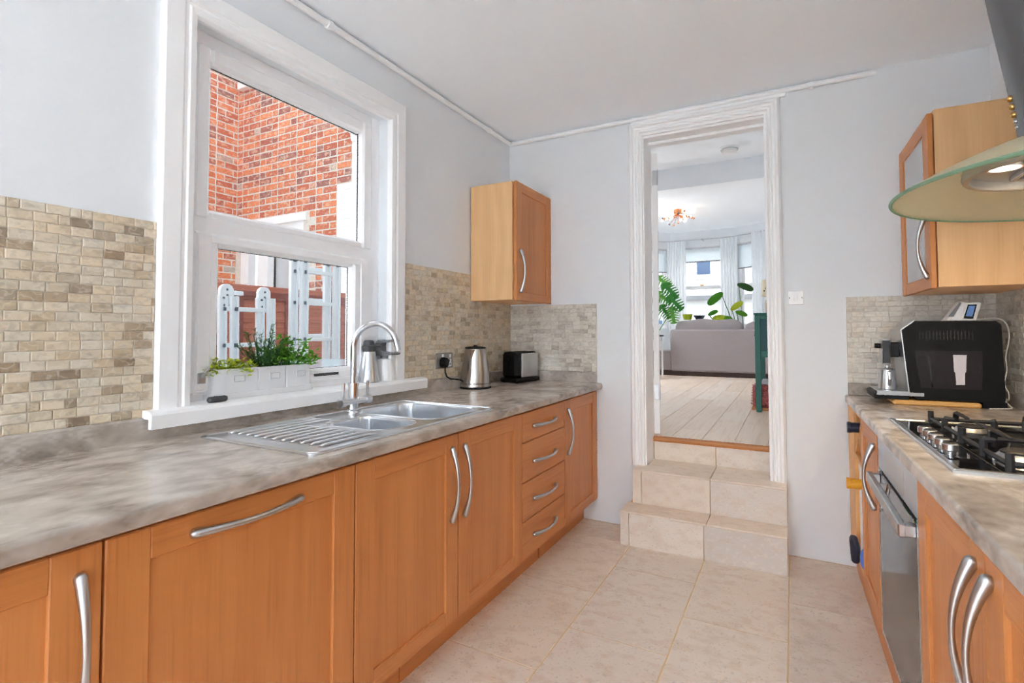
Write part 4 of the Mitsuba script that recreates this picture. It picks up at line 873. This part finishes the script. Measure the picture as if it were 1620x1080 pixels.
# bay
zs, zt = 1.30, 2.80
def seg_wall(p, q, t=0.16):
    p, q = np.array(p, float), np.array(q, float); d_ = (q-p)/np.linalg.norm(q-p); n_ = np.array([-d_[1], d_[0]])
    L = np.linalg.norm(q-p)
    def M(): 
        m = np.eye(4); m[:2, 0] = d_; m[:2, 1] = n_; m[:2, 3] = p; return m
    return L, M()
bayp = [(-1.65, 9.45), (-0.72, 9.55), (-0.20, 10.0), (0.92, 10.0), (1.50, 9.58), (2.05, 9.5)]
wf = struct('wall_bay', None, None, label='white bay wall around the far windows')
for i in range(5):
    L, M = seg_wall(bayp[i], bayp[i+1])
    if i in (0, 4): part(wf, 'panel', bx(0, L, 0, 0.16, 0.4, LC), 'm_wall', False, M=M); continue
    part(wf, 'panel', conc(bx(-0.05, L+0.05, 0, 0.16, 0.4, zs), bx(-0.05, L+0.05, 0, 0.16, zt, LC), bx(-0.06, 0.06, 0.01, 0.16, zs, zt), bx(L-0.06, L+0.06, 0.01, 0.16, zs, zt)), 'm_wall', False, M=M)
    w = struct(f'window_{i+1}', None, None, label='white sash window of the far bay')
    def fr(a0, a1, z0_, z1_, n0, n1, s): return conc(bx(a0, a0+s, n0, n1, z0_, z1_, 0.004), bx(a1-s, a1, n0, n1, z0_, z1_, 0.004), bx(a0+s, a1-s, n0, n1, z0_, z0_+s, 0.004), bx(a0+s, a1-s, n0, n1, z1_-s, z1_, 0.004))
    part(w, 'frame', fr(0.06, L-0.06, zs, zt, 0.03, 0.12, 0.035), 'm_gloss', M=M)
    zm = 2.055
    part(w, 'sash', fr(0.09, L-0.09, zm-0.03, zt-0.03, 0.08, 0.11, 0.045), 'm_gloss', M=M)
    part(w, 'sash', fr(0.09, L-0.09, zs+0.03, zm+0.03, 0.045, 0.075, 0.05), 'm_gloss', M=M)
    if i == 2: part(w, 'catch', bx(L/2-0.03, L/2+0.03, 0.03, 0.05, zm+0.03, zm+0.05, 0.004), 'm_brass', M=M)
    for nn_, za, zb in ((0.095, zm, zt-0.05), (0.06, zs+0.06, zm)):
        pm = tm([[0.12, nn_, za], [L-0.12, nn_, za], [L-0.12, nn_, zb], [0.12, nn_, zb]], [[0, 1, 2], [0, 2, 3]]); part(w, 'pane', pm, 'm_glass', False, M=M)
    bz_ = 2.53 if i == 2 else 2.36
    bl = thing('roller_blind', ('white roller blind half lowered in the centre bay window', 'white roller blind in the right bay window', '')[0 if i == 2 else 1] if i != 1 else 'white roller blind in the left bay window', 'blind')
    part(bl, 'fabric', bx(0.07, L-0.07, 0.018, 0.020, bz_, zt+0.0), 'm_blind', False, M=M)
    part(bl, 'roller', tube([(0.06, 0.02, zt-0.01), (L-0.06, 0.02, zt-0.01)], 0.022, 12), 'm_planter_line', M=M)
    part(bl, 'bottom_bar', tube([(0.07, 0.019, bz_), (L-0.07, 0.019, bz_)], 0.009, 8), 'm_grey', M=M)
def curtain(p, q, z0_, z1_, folds, label, depth=0.035):
    p, q = np.array(p, float), np.array(q, float); d_ = (q-p)/np.linalg.norm(q-p); n_ = np.array([-d_[1], d_[0]])
    k = folds*8+1; zs_ = np.linspace(z0_, z1_, 9); V = []
    for zi, z in enumerate(zs_):
        for i in range(k):
            s = i/(k-1); ph = s*folds*2*PI+0.4*math.sin(3*s*PI+zi*0.3)
            amp = depth*(0.55+0.45*(1-zi/8)); V.append(np.r_[p+(q-p)*s+n_*amp*math.sin(ph), z])
    f = []
    for i in range(8):
        for j in range(k-1):
            a, b, c, d2 = i*k+j, i*k+j+1, (i+1)*k+j+1, (i+1)*k+j; f += [[a, b, c], [a, c, d2]]
    single('curtain', tm(V, f), 'm_curtain', label, 'curtain', True)
curtain((-0.20, 9.80), (0.11, 9.84), 0.58, 2.90, 6, 'sheer white curtain left of the centre bay window')
curtain((0.70, 9.84), (0.98, 9.80), 0.58, 2.90, 6, 'sheer white curtain right of the centre bay window')
curtain((1.22, 9.58), (1.46, 9.44), 0.58, 2.92, 5, 'sheer white curtain at the right end of the bay')
curtain((-0.80, 9.36), (-0.62, 9.46), 0.58, 2.90, 5, 'sheer white curtain at the left end of the bay, hidden by the door')
cr_ = thing('curtain_rod', 'thin grey curtain rod bending across the bay', 'curtain rod')
part(cr_, 'rod', tube([(-0.85, 9.36, 2.91), (-0.22, 9.80, 2.91), (0.40, 9.84, 2.91), (0.96, 9.80, 2.91), (1.5, 9.42, 2.91)], 0.011, 8), 'm_planter_line')
part(cr_, 'bracket', conc(bx(0.39, 0.41, 9.84, 10.0, 2.90, 2.925, 0.003), sph((0.40, 9.835, 2.91), 0.02, 1)), 'm_satin')
part(cr_, 'wall_fixing', bx(1.43, 1.45, 9.44, 9.62, 2.90, 2.92), 'm_satin', False)
# sofa
sf = thing('sofa', 'grey fabric sofa seen from behind in front of the bay window', 'sofa')
SX0, SX1, SY = 0.105, 1.98, 8.40
part(sf, 'base', bx(-0.25, SX1-0.04, SY+0.03, SY+0.85, LZ, LZ+0.08, 0.004), 'm_sofa_base')
part(sf, 'back', bx(SX0, SX1, SY, SY+0.22, LZ+0.07, 1.275, 0.025), 'm_sofa', 40)
part(sf, 'seat', bx(SX0, SX1, SY+0.20, SY+0.88, LZ+0.08, 1.0, 0.03), 'm_sofa', 40)
part(sf, 'chaise', bx(-0.28, SX0+0.02, SY+0.02, SY+0.88, LZ+0.07, 0.93, 0.03), 'm_sofa', 40)
def cushion(x0, x1, y, z0_, z1_, d_):
    m = trimesh.creation.box(extents=(2, 2, 2))
    for _ in range(4): m = m.subdivide()
    v = m.vertices.copy(); s = np.sign(v)*np.abs(v)**1.0
    r_ = (np.abs(v)**4).sum(1)**0.25; v = v/r_[:, None]*np.abs(v).max(1)[:, None]
    v = v*np.array([(x1-x0)/2, d_/2, (z1_-z0_)/2])+np.array([(x0+x1)/2, y, (z0_+z1_)/2])
    v[:, 2] += 0.012*np.sin(v[:, 0]*14)*(v[:, 2] > (z0_+z1_)/2)
    return tm(v, m.faces)
part(sf, 'back_cushion', cushion(0.14, 1.155, SY+0.30, 1.02, 1.435, 0.26), 'm_sofa', True)
part(sf, 'back_cushion', cushion(1.165, 1.95, SY+0.30, 1.02, 1.415, 0.26), 'm_sofa', True)
st2 = thing('side_table', 'small white side table with black top rim left of the sofa', 'table')
part(st2, 'table_top', bx(-0.30, 0.02, 8.05, 8.33, 1.17, 1.19, 0.004), 'm_black')
for x_, y_ in ((-0.28, 8.07), (-0.28, 8.31), (0.0, 8.07), (0.0, 8.31)): part(st2, 'leg', cyl((x_, y_, LZ), (x_, y_, 1.17), 0.014, 10), 'm_white_paint')
part(st2, 'drawer', bx(-0.285, 0.005, 8.065, 8.315, 0.95, 1.1), 'm_white_paint')
single('floor_cushion', cushion(-0.25, 0.075, 7.75, LZ, 0.92, 0.35), 'm_sofa', 'rounded grey pouf left of the sofa behind the door', 'pouf', True)
# plants
def leaf_poly(L, W, cuts, seed):
    """Heart shaped leaf with slits cut from the sides, base at 0, along +x."""
    th_ = np.linspace(0, 2*PI, 60, endpoint=False)
    p = shapely.Polygon([(L*(0.46-0.54*math.cos(t)-0.10*math.cos(2*t)+0.08), W*math.sin(t)*(0.78+0.22*math.cos(t))) for t in th_]).buffer(0)
    for i in range(cuts):
        s = 0.22+0.6*i/max(cuts-1, 1)
        for sg in (-1, 1):
            p = p.difference(shapely.Polygon([(L*(s-0.03), sg*W*0.20), (L*(s+0.03), sg*W*0.20), (L*(s+0.20), sg*W*1.3), (L*(s+0.05), sg*W*1.3)]))
    return max(p.geoms, key=lambda g: g.area) if hasattr(p, 'geoms') else p
def big_leaf(c, d_, nrm, L, W, cuts, seed=0, bend=0.3):
    p = leaf_poly(L, W, cuts, seed); m = extr(p, 0.002)
    m = m.subdivide_to_size(L/5) if hasattr(m, 'subdivide_to_size') else m
    v = m.vertices.copy(); v[:, 2] -= bend*v[:, 0]**2/L+0.35*v[:, 1]**2/max(W, 1e-6)*0.6
    d_ = np.asarray(d_, float); d_ /= np.linalg.norm(d_); s = np.cross(np.asarray(nrm, float), d_); s /= np.linalg.norm(s); n_ = np.cross(d_, s)
    return tm(v[:, :1]*d_+v[:, 1:2]*s+v[:, 2:3]*n_+np.asarray(c, float), m.faces)
mo = thing('monstera', 'large monstera plant with slit leaves beside the door, left of the sofa', 'plant')
base = np.array([-0.50, 8.72, LZ])
part(mo, 'pot', lathe([(0, 0), (0.13, 0), (0.16, 0.26), (0.165, 0.28), (0.15, 0.28), (0.14, 0.24), (0, 0.24)], 28, base), 'm_white_plastic')
rm = random.Random(21)
leafmat('m_monstera_pale', lin(104, 160, 76), 0.7)
for i, (x_, y_, z_, dx, dz, L) in enumerate(((-0.10, 8.55, 2.12, 0.75, -0.45, 0.27), (0.02, 8.5, 2.00, 0.75, -0.75, 0.30), (-0.10, 8.52, 1.86, 0.8, -0.5, 0.28), (0.10, 8.48, 1.80, 0.75, -0.75, 0.30), (0.14, 8.50, 1.62, 0.15, -1.0, 0.26), (-0.04, 8.55, 1.66, 0.5, -0.7, 0.24))):
    part(mo, 'leaf', big_leaf((x_-0.02, y_, z_), (dx, rm.uniform(-0.25, 0.0), dz), (0.15, -1, 0.35), L, L*0.48, 5, bend=0.15), 'm_monstera' if i % 2 else 'm_monstera_pale', False)
    part(mo, 'stem', tube([base+[0, 0, 0.24], (base*0.4+np.array([x_, y_, z_])*0.6+[0, 0, 0.05]), (x_, y_, z_)], 0.006, 6), 'm_leaf')
lp_ = thing('window_plant', 'tall houseplant with a few long bare stems and big leaves behind the sofa', 'plant')
b5 = np.array([1.10, 9.46, LZ])
part(lp_, 'pot', lathe([(0, 0), (0.11, 0), (0.14, 0.3), (0.12, 0.3), (0, 0.27)], 24, b5), 'm_white_plastic')
for x_, z_, dx, dz, L, mk in ((0.80, 1.86, -0.9, -0.55, 0.27, 'm_leaf'), (1.06, 2.00, 1.0, -0.28, 0.23, 'm_leaf_dark'), (0.95, 1.60, 0.6, 0.55, 0.2, 'm_leaf_yellow'), (1.02, 1.56, 0.9, -0.2, 0.17, 'm_leaf_mid'), (0.86, 1.47, -0.9, 0.1, 0.2, 'm_leaf_yellow'), (0.80, 1.47, 0.9, 0.0, 0.16, 'm_leaf_mid'), (0.60, 1.52, 0.8, 0.5, 0.15, 'm_leaf')):
    part(lp_, 'leaf', big_leaf((x_, 9.05, z_), (dx, -0.2, dz), (0.1, -0.85, 0.6), L, L*0.34, 0), mk, False)
    part(lp_, 'stem', tube([b5+[0, 0, 0.27], (b5*0.5+np.array([x_, 9.05, z_])*0.5+[0.02, 0, 0.1]), (x_, 9.05, z_)], 0.006, 6), 'm_leaf')
sb = thing('window_shelf', 'low white shelf under the bay window behind the sofa', 'shelf')
part(sb, 'board', bx(0.0, 0.92, 9.30, 9.60, 1.42, 1.445, 0.004), 'm_white_paint'); [part(sb, 'leg', bx(x_-0.02, x_+0.02, 9.32, 9.58, LZ, 1.42), 'm_white_paint', False) for x_ in (0.03, 0.89)]
single('bowl', lathe([(0, 0), (0.05, 0), (0.10, 0.075), (0.092, 0.075), (0.045, 0.01), (0, 0.01)], 28, (0.40, 9.40, 1.445)), 'm_navy', 'dark navy bowl behind the sofa in front of the window', 'bowl')
single('flower_pot', lathe([(0, 0), (0.06, 0), (0.085, 0.09), (0.075, 0.1), (0, 0.10)], 24, (0.20, 9.42, 1.445)), 'm_leaf_yellow', 'pale yellow pot left of the navy bowl behind the sofa', 'pot')
# chandelier
ch = thing('chandelier', 'copper ceiling light with many small round bulbs in the living room', 'ceiling light')
cc = np.array([0.30, 8.1, LC])
part(ch, 'canopy', lathe([(0.0, -0.075), (0.05, -0.072), (0.056, -0.06), (0.058, 0.0), (0, 0.0)], 24, cc), 'm_copper')
rc = random.Random(4)
for i in range(26):
    a = 2*PI*i/26*3.1; r_ = 0.10+0.19*((i*7) % 26)/26; dz = -0.13-0.055*math.cos(i*2.3)
    tip = cc+np.array([r_*math.cos(a), r_*math.sin(a)*0.9, dz])
    arm = part(ch, 'arm', tube([cc+[0, 0, -0.07], cc+np.array([0.35*r_*math.cos(a), 0.35*r_*math.sin(a), -0.11]), tip], 0.0035, 5), 'm_copper')
    mm = sph(tip, 0.016, 1)
    if i % 2 == 0:
        sh = mikit.ply(mm, 'm_white_plastic', True); sh['emitter'] = {'type': 'area', 'radiance': rgb((7.5, 6.5, 5.4)), 'sampling_weight': 0.06}; scene[arm+'__bulb'] = sh
    else: part(arm, 'bud', mm, 'm_copper' if i % 3 else 'm_grey', True)
sm_ = thing('smoke_alarm', 'round white smoke alarm on the living room ceiling', 'smoke alarm')
part(sm_, 'base', lathe([(0.085, -0.022), (0.09, -0.018), (0.09, 0.0), (0, 0)], 32, (1.28, 5.6, LC)), 'm_white_plastic')
part(sm_, 'cover', lathe([(0, -0.062), (0.055, -0.060), (0.072, -0.052), (0.076, -0.024), (0.07, -0.02), (0, -0.02)], 32, (1.28, 5.6, LC)), 'm_white_plastic')
globe_lamp('opal globe floor lamp of the living room, hidden left of the doorway', (-0.95, 6.9, 2.0), 0.27, LAMP_HALL, LZ)
# teal cabinet, lamp, basket
tc = thing('teal_cabinet', 'tall dark teal cabinet on legs by the living room wall', 'cabinet')
tx0, tx1, ty0, ty1 = 1.522, 2.0, 4.93, 5.75
part(tc, 'leg', bx(tx0, tx0+0.045, ty0, ty0+0.045, LZ+0.0, 1.385, 0.004), 'm_teal'); part(tc, 'leg', bx(tx0, tx0+0.045, ty1-0.045, ty1, LZ, 1.385, 0.004), 'm_teal')
part(tc, 'leg', bx(tx1-0.045, tx1, ty0, ty0+0.045, LZ, 1.385, 0.004), 'm_teal'); part(tc, 'leg', bx(tx1-0.045, tx1, ty1-0.045, ty1, LZ, 1.385, 0.004), 'm_teal')
part(tc, 'top', bx(tx0-0.006, tx1+0.006, ty0-0.006, ty1+0.006, 1.385, 1.402, 0.003), 'm_teal')
part(tc, 'side_panel', bx(tx0+0.03, tx1-0.03, ty0+0.015, ty0+0.03, 1.07, 1.355), 'm_teal_dark', False)
part(tc, 'side_rail', conc(bx(tx0+0.03, tx1-0.03, ty0+0.006, ty0+0.032, 1.02, 1.075, 0.003), bx(tx0+0.03, tx1-0.03, ty0+0.006, ty0+0.032, 1.35, 1.386, 0.003)), 'm_teal')
part(tc, 'body', bx(tx0+0.02, tx1-0.02, ty0+0.03, ty1-0.02, 1.03, 1.386), 'm_teal_dark', False)
part(tc, 'drawer_front', bx(tx0+0.006, tx0+0.022, ty0+0.05, ty1-0.05, 1.05, 1.37, 0.003), 'm_teal')
[part(tc, 'knob', sph((tx0-0.004, y_, 1.21), 0.014, 2), 'm_black') for y_ in (ty0+0.22, ty0+0.58)]
tl = thing('table_lamp', 'table lamp with cream shade and beige base on the teal cabinet', 'lamp')
lc = (1.66, 5.15, 1.402)
part(tl, 'base', lathe([(0, 0), (0.05, 0), (0.062, 0.02), (0.066, 0.08), (0.06, 0.12), (0.03, 0.14), (0.012, 0.15), (0.012, 0.17), (0, 0.17)], 28, lc), 'm_beige')
part(tl, 'lamp_shade', lathe([(0.092, 0.155), (0.085, 0.30), (0.083, 0.30), (0.090, 0.155)], 32, lc), 'm_lampshade')
part(tl, 'shade_motif', conc([sph((lc[0]-0.06+0.012*i, lc[1]-0.066-0.004*i, lc[2]+0.20+0.022*i), 0.007, 1, (1.6, 0.4, 1)) for i in range(4)]), 'm_charcoal')
bk = thing('basket', 'red patterned woven basket on the floor under the teal cabinet', 'basket')
part(bk, 'weave', conc(bx(1.49, 1.80, 5.05, 5.45, 0.575, 0.775, 0.02)), 'm_basket', 20); part(bk, 'base_board', bx(1.48, 1.81, 5.04, 5.46, LZ, 0.576, 0.003), 'm_threshold')
part(bk, 'tuft', conc([tube([(1.49, 5.08+0.03*i, 0.60+0.02*(i % 8)), (1.475, 5.07+0.03*i, 0.61+0.02*(i % 8))], 0.006, 5) for i in range(10)]), 'm_basket')
single('papers', bx(1.56, 1.78, 5.08, 5.35, 0.776, 0.806, 0.002), 'm_planter_line', 'pale papers lying on top of the red basket', 'papers')
# door leaf
dl = thing('door_leaf', 'white panelled door standing open into the living room at the left jamb', 'door')
MD = trimesh.transformations.translation_matrix([0.987, 3.516, 0]) @ trimesh.transformations.rotation_matrix(math.atan2(1.0, -0.235), [0, 0, 1])
part(dl, 'leaf', bx(0.0, 0.66, -0.036, 0.0, LZ+0.012, 2.455, 0.002), 'm_gloss', M=MD)
part(dl, 'moulding', conc([ring for q in ((0.10, 0.56, 0.75, 1.25), (0.10, 0.56, 1.40, 2.30)) for ring in (bx(q[0], q[1], -0.040, -0.035, q[2], q[2]+0.02), bx(q[0], q[1], -0.040, -0.035, q[3]-0.02, q[3]), bx(q[0], q[0]+0.02, -0.04, -0.035, q[2], q[3]), bx(q[1]-0.02, q[1], -0.04, -0.035, q[2], q[3]))]), 'm_gloss', False, M=MD)
for z_ in (0.84, 2.285): part(dl, 'hinge', conc(bx(-0.004, 0.001, -0.034, -0.002, z_-0.05, z_+0.05, 0.001), cyl((-0.004, -0.036, z_-0.05), (-0.004, -0.036, z_+0.05), 0.005, 10)), 'm_satin', M=MD)
for z_ in (0.83,): part(dl, 'handle', conc(cyl((0.60, 0.0, 1.5), (0.60, 0.04, 1.5), 0.008, 10), sph((0.60, 0.055, 1.5), 0.024, 2)), 'm_satin', M=MD)
# street beyond the bay
hs = thing('street_house', 'white rendered house across the street seen through the bay window', 'house')
part(hs, 'wall', bx(-9, 10, 24, 30, -1.0, 6.2), 'm_street', False)
part(hs, 'roof', prism([(23.6, 6.2), (27, 9.0), (30.4, 6.2)], 'x', -9, 10), 'm_street_roof', False)
for x_, z_, w_, h_ in ((-1.58, 4.04, 0.75, 0.78), (-4.6, 4.04, 0.75, 0.78), (1.3, 4.04, 0.75, 0.78), (-0.2, 1.9, 0.5, 0.5), (-3.2, 1.2, 0.9, 1.3)):
    f_ = part(hs, 'window', conc(bx(x_-w_/2-0.12, x_+w_/2+0.12, 23.93, 24.0, z_-h_/2-0.12, z_+h_/2+0.12)), 'm_white_paint', False)
    part(f_, 'glazing', bx(x_-w_/2+0.1, x_+w_/2-0.1, 23.915, 23.931, z_-h_/2+0.1, z_+h_/2-0.1), 'm_street_pane', False)
part(hs, 'ledge', bx(-9, 10, 23.7, 24.0, 2.62, 2.8), 'm_street_roof', False)
struct('street_ground', bx(-30, 30, 10.6, 40, -1.2, -1.0), 'm_paving', label='street outside the bay window')

struct('wall_upper', conc(bx(-0.14, 0.05, -4.4, 4.3, CEIL+0.15, 5.4), bx(-0.14, 2.95, -4.4, -4.2, CEIL+0.15, 5.4), bx(-0.14, 2.95, -4.4, 4.3, 5.4, 5.5)), 'm_white_brick', label='upper storey of the house above the kitchen')
for pre, g in (('base_cabinet', 'wooden base cabinets'), ('wall_cabinet', 'wooden wall cabinets'), ('potted_herb', 'herbs in the planter'), ('curtain', 'sheer curtains of the bay'), ('roller_blind', 'roller blinds of the bay'), ('wine_bottle', 'bottles in the wine rack'), ('soap_dispenser', 'dispensers on the window sill'), ('globe_lamp', 'globe floor lamps'), ('worktop', 'laminate worktops'), ('plinth', 'wooden plinths')):
    for k in list(labels):
        if '__' not in k and (k == pre or (k.startswith(pre+'_') and k[len(pre)+1:].isdigit())): labels[k]['group'] = g
# ================================================================ OUTSIDE THE KITCHEN WINDOW
struct('yard_ground', bx(-9, -0.14, -8, 4.3, -0.05, 0.12), 'm_paving', label='paved side yard outside the kitchen window')
YB, XN = 4.30, -4.70
rb = random.Random(17)
def bricks(holder, a0, a1, z0_, z1_, M, skip=None, white=None, near=None):
    H, S, Hd, J = 0.0855, 0.236, 0.113, 0.018
    items = []; row = 0; z = z0_
    while z < z1_:
        a = a0-(0.0 if row % 2 else (S-Hd)/2+Hd*0.5); k = row % 2
        while a < a1:
            ln = S if k % 2 == 0 else Hd
            p, q = max(a, a0), min(a+ln-J, a1); a += ln; k += 1
            if q-p < 0.02 or (skip and skip(p, q, z, z+H)): continue
            zz_ = rb.uniform(-0.002, 0.002)
            bnd = white(z) if white else 99
            for p_, q_ in (((p, bnd), (bnd, q)) if p < bnd < q else ((p, q),)):
                if q_-p_ > 0.012: items.append((p_, q_, z+zz_, z+H-J+zz_, rb.uniform(0.003, 0.007), rb.random(), rb.random()))
        z += H; row += 1
    items.sort(key=lambda q: near(q))
    rest = []
    for i, (p, q, za, zb, t_, u, v) in enumerate(items):
        w = white and p >= white(za)-1e-6
        if i < 300: part(holder, 'brick', tile_mesh(p, q, za, zb, t_, 0.003), 'm_white_brick' if w else 'm_brick', False, uv=(u, v), M=M)
        else: rest.append((tile_mesh(p, q, za, zb, t_, 0.003), u, v, w))
    for nm, mk, sel in (('brick_field', 'm_brick', [r for r in rest if not r[3]]), ('painted_brick_field', 'm_white_brick', [r for r in rest if r[3]])):
        if sel:
            mm = conc([r[0] for r in sel]); mm.apply_transform(M)
            uv = np.concatenate([np.tile([[r[1], r[2]]], (len(r[0].vertices), 1)) for r in sel])
            scene[holder+'__'+nm] = mikit.ply(mm, mk, False, uv=uv); labels[holder+'__'+nm] = {'kind': 'stuff'}
WX0, WX1, WZT = -4.60, -3.40, 2.60
bw = thing('brick_house_wall', 'red brick house wall facing the window, with white window and painted right edge', 'wall')
part(bw, 'backing', conc(bx(-5.2, WX0, YB, YB+0.1, 0, 6.0), bx(WX1, -0.10, YB, YB+0.1, 0, 6.0), bx(WX0, WX1, YB, YB+0.1, WZT, 6.0), bx(WX0, WX1, YB, YB+0.1, 0, 1.2)), 'm_mortar', False)
part(bw, 'painted_area', conc(bx(-2.60, -0.14, YB-0.003, YB, 2.95, 6.0), bx(-2.83, -0.14, YB-0.003, YB, 0.12, 2.95)), 'm_white_brick', False)
MBW = np.array([[1, 0, 0, 0], [0, -1, 0, YB], [0, 0, 1, 0], [0, 0, 0, 1.0]])
def inwin(p, q, za, zb): return (q > WX0-0.01 and p < WX1+0.01 and za < WZT+0.10) or (q > -4.55 and p < -3.9 and False)
bricks(bw, XN+0.01, -1.9, 1.35, 5.0, MBW, skip=inwin, white=lambda z: -2.60 if z > 2.93 else -2.83, near=lambda q: abs(q[0]+3.6)*1.4+abs(q[2]-3.4) if q[2] > 1.5 else 9)
part(bw, 'lintel', bx(WX0-0.05, WX1+0.06, YB-0.03, YB+0.08, WZT, WZT+0.095, 0.004), 'm_white_paint', label='white painted lintel')
part(bw, 'upper_sill', bx(-4.62, -4.1, YB-0.08, YB+0.02, 4.46, 4.62, 0.004), 'm_white_paint', label='white sill of the upper window')
part(bw, 'window_frame', conc(bx(WX0, WX0+0.16, YB+0.0, YB+0.1, 1.2, WZT), bx(-4.27, -4.07, YB+0.01, YB+0.1, 1.2, WZT), bx(-3.56, WX1, YB+0.0, YB+0.1, 1.2, WZT), bx(WX0, WX1, YB+0.01, YB+0.1, WZT-0.08, WZT), bx(WX0, WX1, YB-0.04, YB+0.1, 1.2, 1.26)), 'm_white_paint', False)
part(bw, 'curtain', conc(bx(-4.44, -4.26, YB+0.14, YB+0.15, 1.2, WZT), bx(-4.08, -3.80, YB+0.14, YB+0.16, 1.2, WZT)), 'm_planter_line', False)
part(bw, 'dark_room', bx(WX0-0.1, WX1+0.1, YB+0.4, YB+0.45, 1.0, WZT+0.1), 'm_charcoal', False)
part(bw, 'gutter', conc(bx(-2.66, -1.9, YB-0.10, YB, 3.58, 3.70, 0.01), prism([(YB-0.08, 3.40), (YB-0.10, 3.58), (YB, 3.58), (YB, 3.40)], 'x', -2.54, -2.36)), 'm_white_paint', 30, label='white painted ledge and bracket')
nw = thing('neighbour_brick_wall', 'red brick side wall of the neighbouring extension, left of the brick corner', 'wall')
part(nw, 'backing', bx(XN-0.1, XN, 1.2, YB, 0, 5.6), 'm_mortar', False)
MNW = np.array([[0, 1, 0, XN], [1, 0, 0, 0], [0, 0, 1, 0], [0, 0, 0, 1.0]])
bricks(nw, 3.2, YB-0.01, 1.35, 5.3, MNW, near=lambda q: -q[0]+abs(q[2]-3.2)*0.3)
# fence
fe = thing('garden_fence', 'reddish brown overlapping board fence outside the kitchen window', 'fence')
FX = -2.60
for i in range(14):
    z_ = 0.15+i*0.108; t0, t1 = 0.012, 0.003
    part(fe, 'board', prism([(z_, FX), (z_, FX+0.016), (z_+0.125, FX+0.004), (z_+0.125, FX-0.004)], 'y', 1.2, 4.27), 'm_fence', False)
part(fe, 'cap_rail', bx(FX-0.015, FX+0.030, 1.2, 4.28, 1.575, 1.625, 0.003), 'm_fence_rail')
part(fe, 'rail', bx(FX+0.004, FX+0.026, 1.2, 4.28, 1.545, 1.585, 0.002), 'm_fence_rail')
for y_ in (1.6, 2.28, 2.92, 3.42, 4.2): part(fe, 'post', bx(FX+0.004, FX+0.032, y_, y_+0.052, 0.12, 1.58, 0.003), 'm_fence_rail')
# ladders
def stile(t, x, y, z0_, z1_, lean=0.0, wdt=0.062, dep=0.026, name='stile'):
    m = bx(-dep/2, dep/2, -wdt/2, wdt/2, 0, 1, 0)
    v = [[-dep/2, -wdt/2], [dep/2, -wdt/2], [dep/2, wdt/2], [-dep/2, wdt/2]]
    w = wdt/2; g = w*0.5; d = dep/2
    v = [[-d, -w], [d, -w], [d, -g], [d-0.012, -g+0.004], [d-0.012, g-0.004], [d, g], [d, w], [-d, w]]
    return part(t, name, loft([[[x+a, y+b, z0_] for a, b in v], [[x+a, y+b-lean, z1_] for a, b in v]]), 'm_alu', False)
l1 = thing('ladder', 'shorter folded aluminium ladder with rounded hinge plates outside the window', 'ladder', 'folded ladders outside')
lx = -1.70
for y_, wd in ((2.222, 0.055), (2.292, 0.055), (2.515, 0.06), (2.585, 0.06)):
    stile(l1, lx+(0.03 if y_ in (2.292, 2.585) else 0.0), y_+0.02, 0.12, 1.50, 0.022, wd, 0.03)
for y_ in (2.235, 2.53):
    hg = part(l1, 'hinge', conc(extr(shapely.Point(0, 0).buffer(0.05).union(shapely.box(-0.05, -0.13, 0.05, 0)), 0.03)), 'm_alu', M=np.array([[0, 0, 1, lx-0.02], [1, 0, 0, y_+0.015], [0, 1, 0, 1.535], [0, 0, 0, 1.0]]))
    for a, b in ((0, 0.01), (-0.025, -0.05), (0.025, -0.05), (-0.02, -0.1), (0.02, -0.1), (0, -0.03)): part(hg, 'bolt', cyl((lx+0.008, y_+0.015+a, 1.535+b), (lx+0.014, y_+0.015+a, 1.535+b), 0.008, 8), 'm_alu_dark')
part(l1, 'latch', bx(lx, lx+0.02, 2.30, 2.37, 1.508, 1.540, 0.004), 'm_alu')
for z_ in (1.408, 1.152, 0.90, 0.65, 0.40): part(l1, 'rung', bx(lx-0.012, lx+0.016, 2.24, 2.60, z_-0.016, z_+0.016, 0.004), 'm_alu')
for z_ in (1.408, 1.152, 0.90):
    for y_ in (2.232, 2.302): part(l1, 'rivet', bx(lx+0.014, lx+0.018 if y_ < 2.28 else lx+0.047, y_-0.009, y_+0.009, z_-0.013, z_+0.013), 'm_alu_dark', False)
l2 = thing('ladder', 'taller folded aluminium ladder with dark end caps right of the shorter ladder', 'ladder', 'folded ladders outside')
lx = -1.62
for y_, dx in ((2.745, 0.0), (2.82, 0.03), (3.075, 0.0), (3.15, 0.03)):
    s_ = stile(l2, lx+dx, y_, 0.12, 1.80, 0.0, 0.068, 0.03)
    part(s_, 'end_cap', bx(lx+dx-0.017, lx+dx+0.017, y_-0.03, y_+0.03, 1.795, 1.835, 0.008), 'm_alu_dark')
for z_ in (1.745, 1.49, 1.20, 0.95, 0.70, 0.45): [part(l2, 'rung', q, 'm_alu') for q in (bx(lx-0.05, lx-0.02, 2.76, 3.14, z_, z_+0.03, 0.004), bx(lx-0.012, lx+0.02, 2.80, 3.12, z_-0.03, z_, 0.004))]
for z_ in (1.72, 1.475, 1.19):
    for y_, dx in ((2.745, 0), (2.82, 0.03)): part(l2, 'rivet', bx(lx+0.014+dx, lx+0.018+dx, y_-0.009, y_+0.009, z_-0.013, z_+0.013), 'm_alu_dark', False)
ot = thing('outdoor_table', 'pale grey glossy table top outside the window below the taller ladder', 'table')
part(ot, 'table_top', bx(-1.56, -0.62, 2.0, 3.0, 1.005, 1.03, 0.006), 'm_table_top')
for x_, y_ in ((-1.5, 2.06), (-1.5, 2.94), (-0.68, 2.06), (-0.68, 2.94)): part(ot, 'leg', cyl((x_, y_, 0.12), (x_, y_, 1.006), 0.022, 10), 'm_alu')
